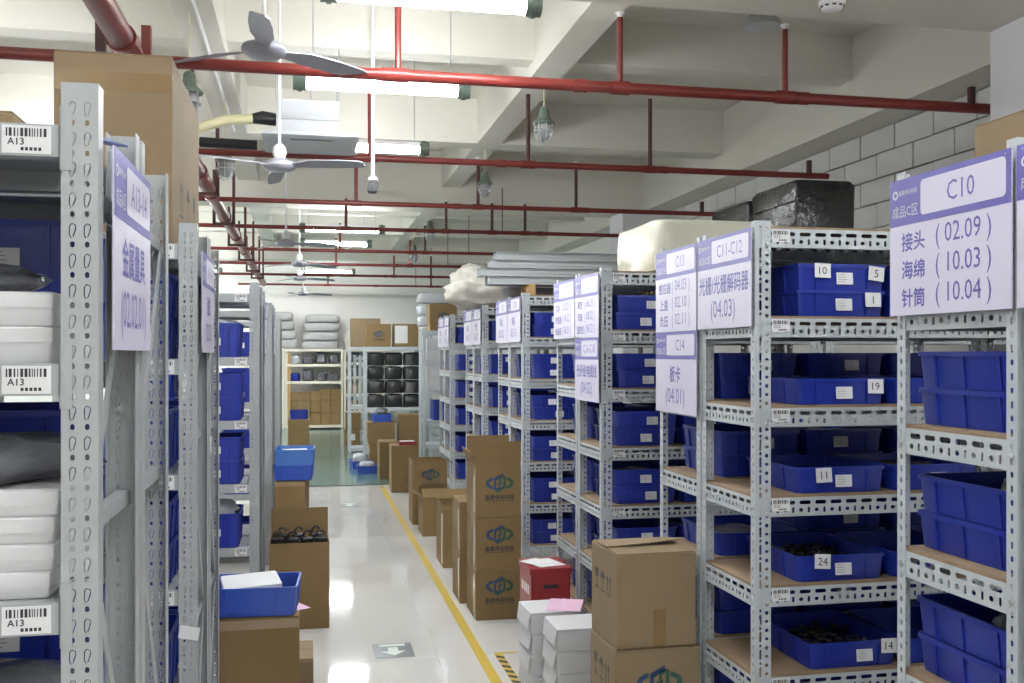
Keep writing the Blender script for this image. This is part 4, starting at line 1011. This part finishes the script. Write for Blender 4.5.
# ------------------------------------------------------------------ tube lamps
LZ = CAM_Z + 2.13
def tube_lamp(label, x0, y, z=LZ, L=1.3, group='twin tube lamps'):
    ztop = DB if any(a - 0.1 < y < b + 0.1 for a, b in deep) else SLAB
    t = thing('tube_lamp', label, 'lamp', (x0, y, z), 0, group)
    MB().box(0.06, L-0.06, -0.064, 0.064, 0.045, 0.085).build('housing', 'lampwhite', t)
    for dy in (-0.035, 0.035):
        MB().tube([(0.06, dy, 0.0), (L-0.06, dy, 0.0)], 0.022, 10).build('tube', 'tube', t, smooth=60)
    for x in (0.02, L-0.02):
        mb = MB(); mb.tube([(x-0.05, 0, 0.03), (x+0.05, 0, 0.03)], 0.075, 12); mb.tube([(x-0.015, 0, 0.03), (x+0.015, 0, 0.03)], 0.085, 12); mb.build('end_cap', 'lampgreen', t, smooth=50)
    for x in (0.12, L-0.12):
        MB().tube([(x, 0, 0.085), (x, 0, ztop - z)], 0.006, 6).build('hanger_rod', 'steel', t)
    return t
ROWY = [-2.9, 1.4, 6.1, 7.75, 10.4, 16.3, 19.5, 26.0]
for i, y in enumerate(ROWY):
    tube_lamp('lit twin tube lamp over the aisle, ' + ('behind the viewer', 'above the viewer', 'first in view', 'second in view', 'third in view', 'fourth in view', 'fifth in view', 'last in view')[i], 0.12 if i == 2 else -0.06, y, LZ + (0, 0, 0.04, -0.07, 0, -0.12, 0, 0)[i])
for i, y in enumerate((-1.0, 3.0, 7.4, 11.0, 14.5, 17.0, 19.5, 22.0, 24.3, 26.5)):  # row out of view, with extra lamps added to brighten the far end
    tube_lamp('lit unseen twin tube lamp over the left racks, ' + ('first', 'second', 'third', 'fourth', 'fifth', 'sixth', 'seventh', 'eighth', 'ninth', 'tenth')[i], -3.4, y)
for i, y in enumerate((17.5, 20.0, 22.5, 24.6, 27.0)):  # added row out of view, there only to brighten the far end
    tube_lamp('added unseen twin tube lamp by the far left wall, ' + ('first', 'second', 'third', 'fourth', 'fifth')[i], -5.6, y)
for i, y in enumerate((-2.9, 0.4)):  # added lamps out of view that brighten the pillar and rack fronts
    tube_lamp('added unseen twin tube lamp over the right racks, ' + ('behind the viewer', 'level with the viewer', 'nearest the C10 rack')[i], 3.3, y)
# ------------------------------------------------------------------ ceiling fans
def ceiling_fan(label, x, y, z, R, rot):
    t = thing('ceiling_fan', label, 'fan', (x, y, z), 0, 'three-blade ceiling fans')
    MB().lathe([(0.03, -0.075), (0.10, -0.07), (0.135, -0.045), (0.14, -0.02), (0.13, 0.0), (0.08, 0.02), (0.05, 0.03)], 24).build('motor', 'fan', t, smooth=50)
    MB().lathe([(0.02, 0.0), (0.045, 0.005), (0.06, 0.05), (0.05, 0.10), (0.025, 0.125)], 16, (0, 0, 0.03)).build('rod_cover', 'lampwhite', t, smooth=50)
    MB().tube([(0, 0, 0.12), (0, 0, SLAB - z - 0.06)], 0.013, 8).build('down_rod', 'lampwhite', t, smooth=50)
    MB().lathe([(0.055, 0.0), (0.05, 0.06), (0.03, 0.10)], 14, (0, 0, SLAB - z - 0.10)).build('canopy', 'lampwhite', t, smooth=50)
    for k in range(3):
        a = rot + k*2*PI/3
        mb = MB()
        st = [(0.12, 0.035, 0.0), (0.22, 0.05, 0.004), (0.30, 0.07, 0.004), (R*0.7, 0.07, -0.005), (R*0.95, 0.055, -0.015), (R, 0.035, -0.018)]
        vs = []
        for q, hw, dz in st:
            for sgn in (1, -1):
                for zz in (0.004, -0.004): vs.append((q, sgn*hw, -0.03 + dz + zz - sgn*hw*0.26))
        fs = []
        for i in range(len(st)-1):
            b = i*4; n_ = b+4
            fs += [(b, b+2, n_+2, n_), (b+1, n_+1, n_+3, b+3), (b, n_, n_+1, b+1), (b+2, b+3, n_+3, n_+2)]
        fs += [(0, 1, 3, 2), (len(vs)-4, len(vs)-2, len(vs)-1, len(vs)-3)]
        mb.add(vs, fs); mb.build('blade', 'fan', t, (0, 0, 0), a)
    return t
ceiling_fan('large grey ceiling fan nearest the camera, upper left', -0.25, 6.40, CAM_Z+1.93, 0.74, math.radians(30))
ceiling_fan('second ceiling fan below the air conditioner', -0.21, 8.6, CAM_Z+1.62, 0.76, math.radians(-25))
for i, (px, py, d) in enumerate(((286, 246, 14.6), (299.5, 266, 17.9), (300, 280, 21.2), (303, 295, 26.0))):
    ceiling_fan('small-looking ceiling fan far down the aisle, ' + ('third', 'fourth', 'fifth', 'last')[i] + ' in line', riser_px(px, d*0.985), d*0.985, CAM_Z + (355-py)*d/995.6, 0.72, (0.05, 0.5, 0.2, 0.03)[i])
# ------------------------------------------------------------------ caged explosion-proof lamps
def cage_lamp(label, x, y, ztop, s=1.0, up=None):
    t = thing('caged_lamp', label, 'lamp', (x, y, ztop), 0, 'caged pendant lamps')
    MB().tube([(0, 0, (up if up else 0.0)), (0, 0, -0.12*s)], 0.006, 6).build('hook_rod', 'hose', t)
    MB().lathe([(0.03*s, -0.10*s), (0.045*s, -0.12*s), (0.055*s, -0.20*s), (0.085*s, -0.235*s), (0.105*s, -0.25*s), (0.105*s, -0.265*s), (0.07*s, -0.27*s)][::-1], 18).build('housing', 'lampgreen', t, smooth=40)
    MB().lathe([(0.03*s, -0.425*s), (0.055*s, -0.40*s), (0.07*s, -0.34*s), (0.07*s, -0.27*s)], 14).build('glass', 'cageglass', t, smooth=60)
    mb = MB()
    for k in range(8):
        a = k*PI/4; c, s_ = math.cos(a), math.sin(a)
        mb.tube([(0.098*s*c, 0.098*s*s_, -0.262*s), (0.092*s*c, 0.092*s*s_, -0.36*s), (0.06*s*c, 0.06*s*s_, -0.43*s), (0.015*s*c, 0.015*s*s_, -0.455*s)], 0.004*s, 5)
    mb.lathe([(0.094*s, -0.345*s), (0.098*s, -0.34*s), (0.094*s, -0.335*s)], 16)
    mb.build('cage', 'steel', t, smooth=50)
cage_lamp('caged pendant lamp under the central beam, nearest', riser_px(544, 9.0), 9.0, CAM_Z+2.40, 0.95, 0.198)
cage_lamp('caged pendant lamp under the central beam, second', riser_px(485, 12.45), 12.45, CAM_Z+2.42, 0.95, 0.18)
cage_lamp('caged pendant lamp near the left beam, beside the huge carton', -0.86, 7.9, CAM_Z+2.25, 1.0, 0.348)
cage_lamp('caged pendant lamp near the left beam, second', -0.80, 10.6, CAM_Z+2.25, 1.0, 0.348)
cage_lamp('small-looking caged pendant lamp far right of the tube lamps', riser_px(430, 16.6), 16.6, CAM_Z+2.35, 1.0, 0.25)
cage_lamp('small-looking caged pendant lamp farthest down the aisle', riser_px(414, 19.0), 19.0, CAM_Z+2.2, 1.0, 0.4)
# ------------------------------------------------------------------ air conditioner cassette
ay = 8.95; ACZ = CAM_Z + 1.90
ax0, ax1 = riser_px(276, ay), riser_px(339, ay)
t = thing('ceiling_air_conditioner', 'white cassette air conditioner hung under the ceiling slab', 'air conditioner', (ax0, ay, ACZ))
W = ax1 - ax0
MB().box(0, W, 0, 0.60, 0.045, 0.345).build('casing', 'acwhite', t)
mb = MB(); loft(mb, [[(-0.07,-0.07,0),(W+0.12,-0.07,0),(W+0.12,0.66,0),(-0.07,0.66,0)], [(-0.12,-0.12,0.012),(W+0.17,-0.12,0.012),(W+0.17,0.70,0.012),(-0.12,0.70,0.012)], [(-0.08,-0.10,0.045),(W+0.10,-0.10,0.045),(W+0.10,0.68,0.045),(-0.08,0.68,0.045)]]); mb.build('panel', 'acwhite', t)
MB().box(0.12, W-0.06, 0.0, 0.05, -0.003, 0.001).build('vent', 'decal', t)
MB().box(0.0, W, -0.003, 0, 0.17, 0.175).build('seam', 'lineink', t)
for x in (0.0, W):
    for y in (0.05, 0.55): MB().tube([(x, y, 0.3), (x, y, SLAB-ACZ)], 0.008, 6).build('hanger_rod', 'steel', t)
MB().tube([(-0.0, 0.10, 0.18), (-0.12, 0.08, 0.19), (-0.22, 0.06, 0.17)], [0.055, 0.06, 0.04], 10).build('pipe_sleeve', 'black', t, smooth=50)
tag(MB().tube([(ax0-0.20, ay+0.06, ACZ+0.17), (ax0-0.42, ay+0.05, ACZ+0.15), (ax0-0.56, ay+0.04, ACZ+0.10), (ax0-0.67, ay+0.03, ACZ+0.05)], 0.045, 10).build('insulated_hose', 'hose', None, smooth=50), 'pale yellow insulated hose left of the air conditioner', 'hose')
tag(MB().tube([(-0.45, 9.9, PZ+0.12), (-0.985, 9.9, PZ+0.13)], 0.05, 10).build('black_insulated_pipe', 'black', None, smooth=50), 'black insulated pipe end above the second red pipe, left', 'pipe')
# ------------------------------------------------------------------ camera on rod, detectors, dome lamp
cx = riser_px(372.5, 8.9)
t = thing('security_camera', 'black security camera at the end of a white drop rod', 'camera', (cx, 8.85, CAM_Z+1.48))
MB().tube([(0, 0, 0.05), (0, 0, SLAB-CAM_Z-1.48)], 0.017, 10).build('drop_rod', 'lampwhite', t, smooth=50)
MB().lathe([(0.03, 0.05), (0.045, 0.06), (0.045, 0.08), (0.02, 0.10)], 12).build('mount', 'lampwhite', t, smooth=50)
mb = MB(); loft(mb, [[(x, -0.06, z) for x, z, _ in rloop(0.085, 0.085, 0, 0.02)], [(x, 0.09, z) for x, z, _ in rloop(0.085, 0.085, 0, 0.02)]]); mb.build('body', 'ink', t, smooth=40)
MB().lathe([(0.03, 0), (0.028, 0.004), (0.015, 0.006)], 12, mx=Matrix.Translation((0, -0.06, 0)) @ Matrix.Rotation(PI/2, 4, 'X')).build('lens', 'ink', t, smooth=50)
def smoke_detector(label, x, y, z):
    t = thing('smoke_detector', label, 'detector', (x, y, z))
    MB().lathe([(0.05, -0.06), (0.07, -0.045), (0.075, -0.03), (0.085, -0.028), (0.085, 0.0)], 20).build('body', 'lampwhite', t, smooth=40)
    for k in range(10):
        a = k*PI/5
        MB().box(0.069, 0.075, -0.012, 0.012, -0.043, -0.033, mx=Matrix.Rotation(a, 4, 'Z')).build('vent', 'ink', t)
smoke_detector('white smoke detector under the deep beam at upper right', riser_px(832, 5.92), 5.92, DB)
t = thing('dome_lamp', 'unlit round metal lamp shade at the upper right ceiling', 'lamp', (riser_px(762, 7.9), 7.9, CAM_Z+2.80))
MB().lathe([(0.165, 0.0), (0.155, 0.05), (0.11, 0.10), (0.045, 0.13)], 22).build('shade', 'steel', t, smooth=50)
MB().lathe([(0.045, 0.12), (0.035, 0.18)], 12).build('cap', 'lampgreen', t, smooth=50)
MB().tube([(0, 0, 0.17), (0, 0, SLAB-CAM_Z-2.803)], 0.008, 6).build('rod', 'steel', t)
# conduit on left beam and cable runs
tag(MB().tube([(-0.80, 3.0, LB-0.012), (-0.80, 11.9, LB-0.012)], 0.012, 8).build('conduit', 'lampwhite', None, smooth=50), 'thin white conduit fixed below the left ceiling beam', 'conduit')
for o in (_co, _to): bpy.data.objects.remove(o)
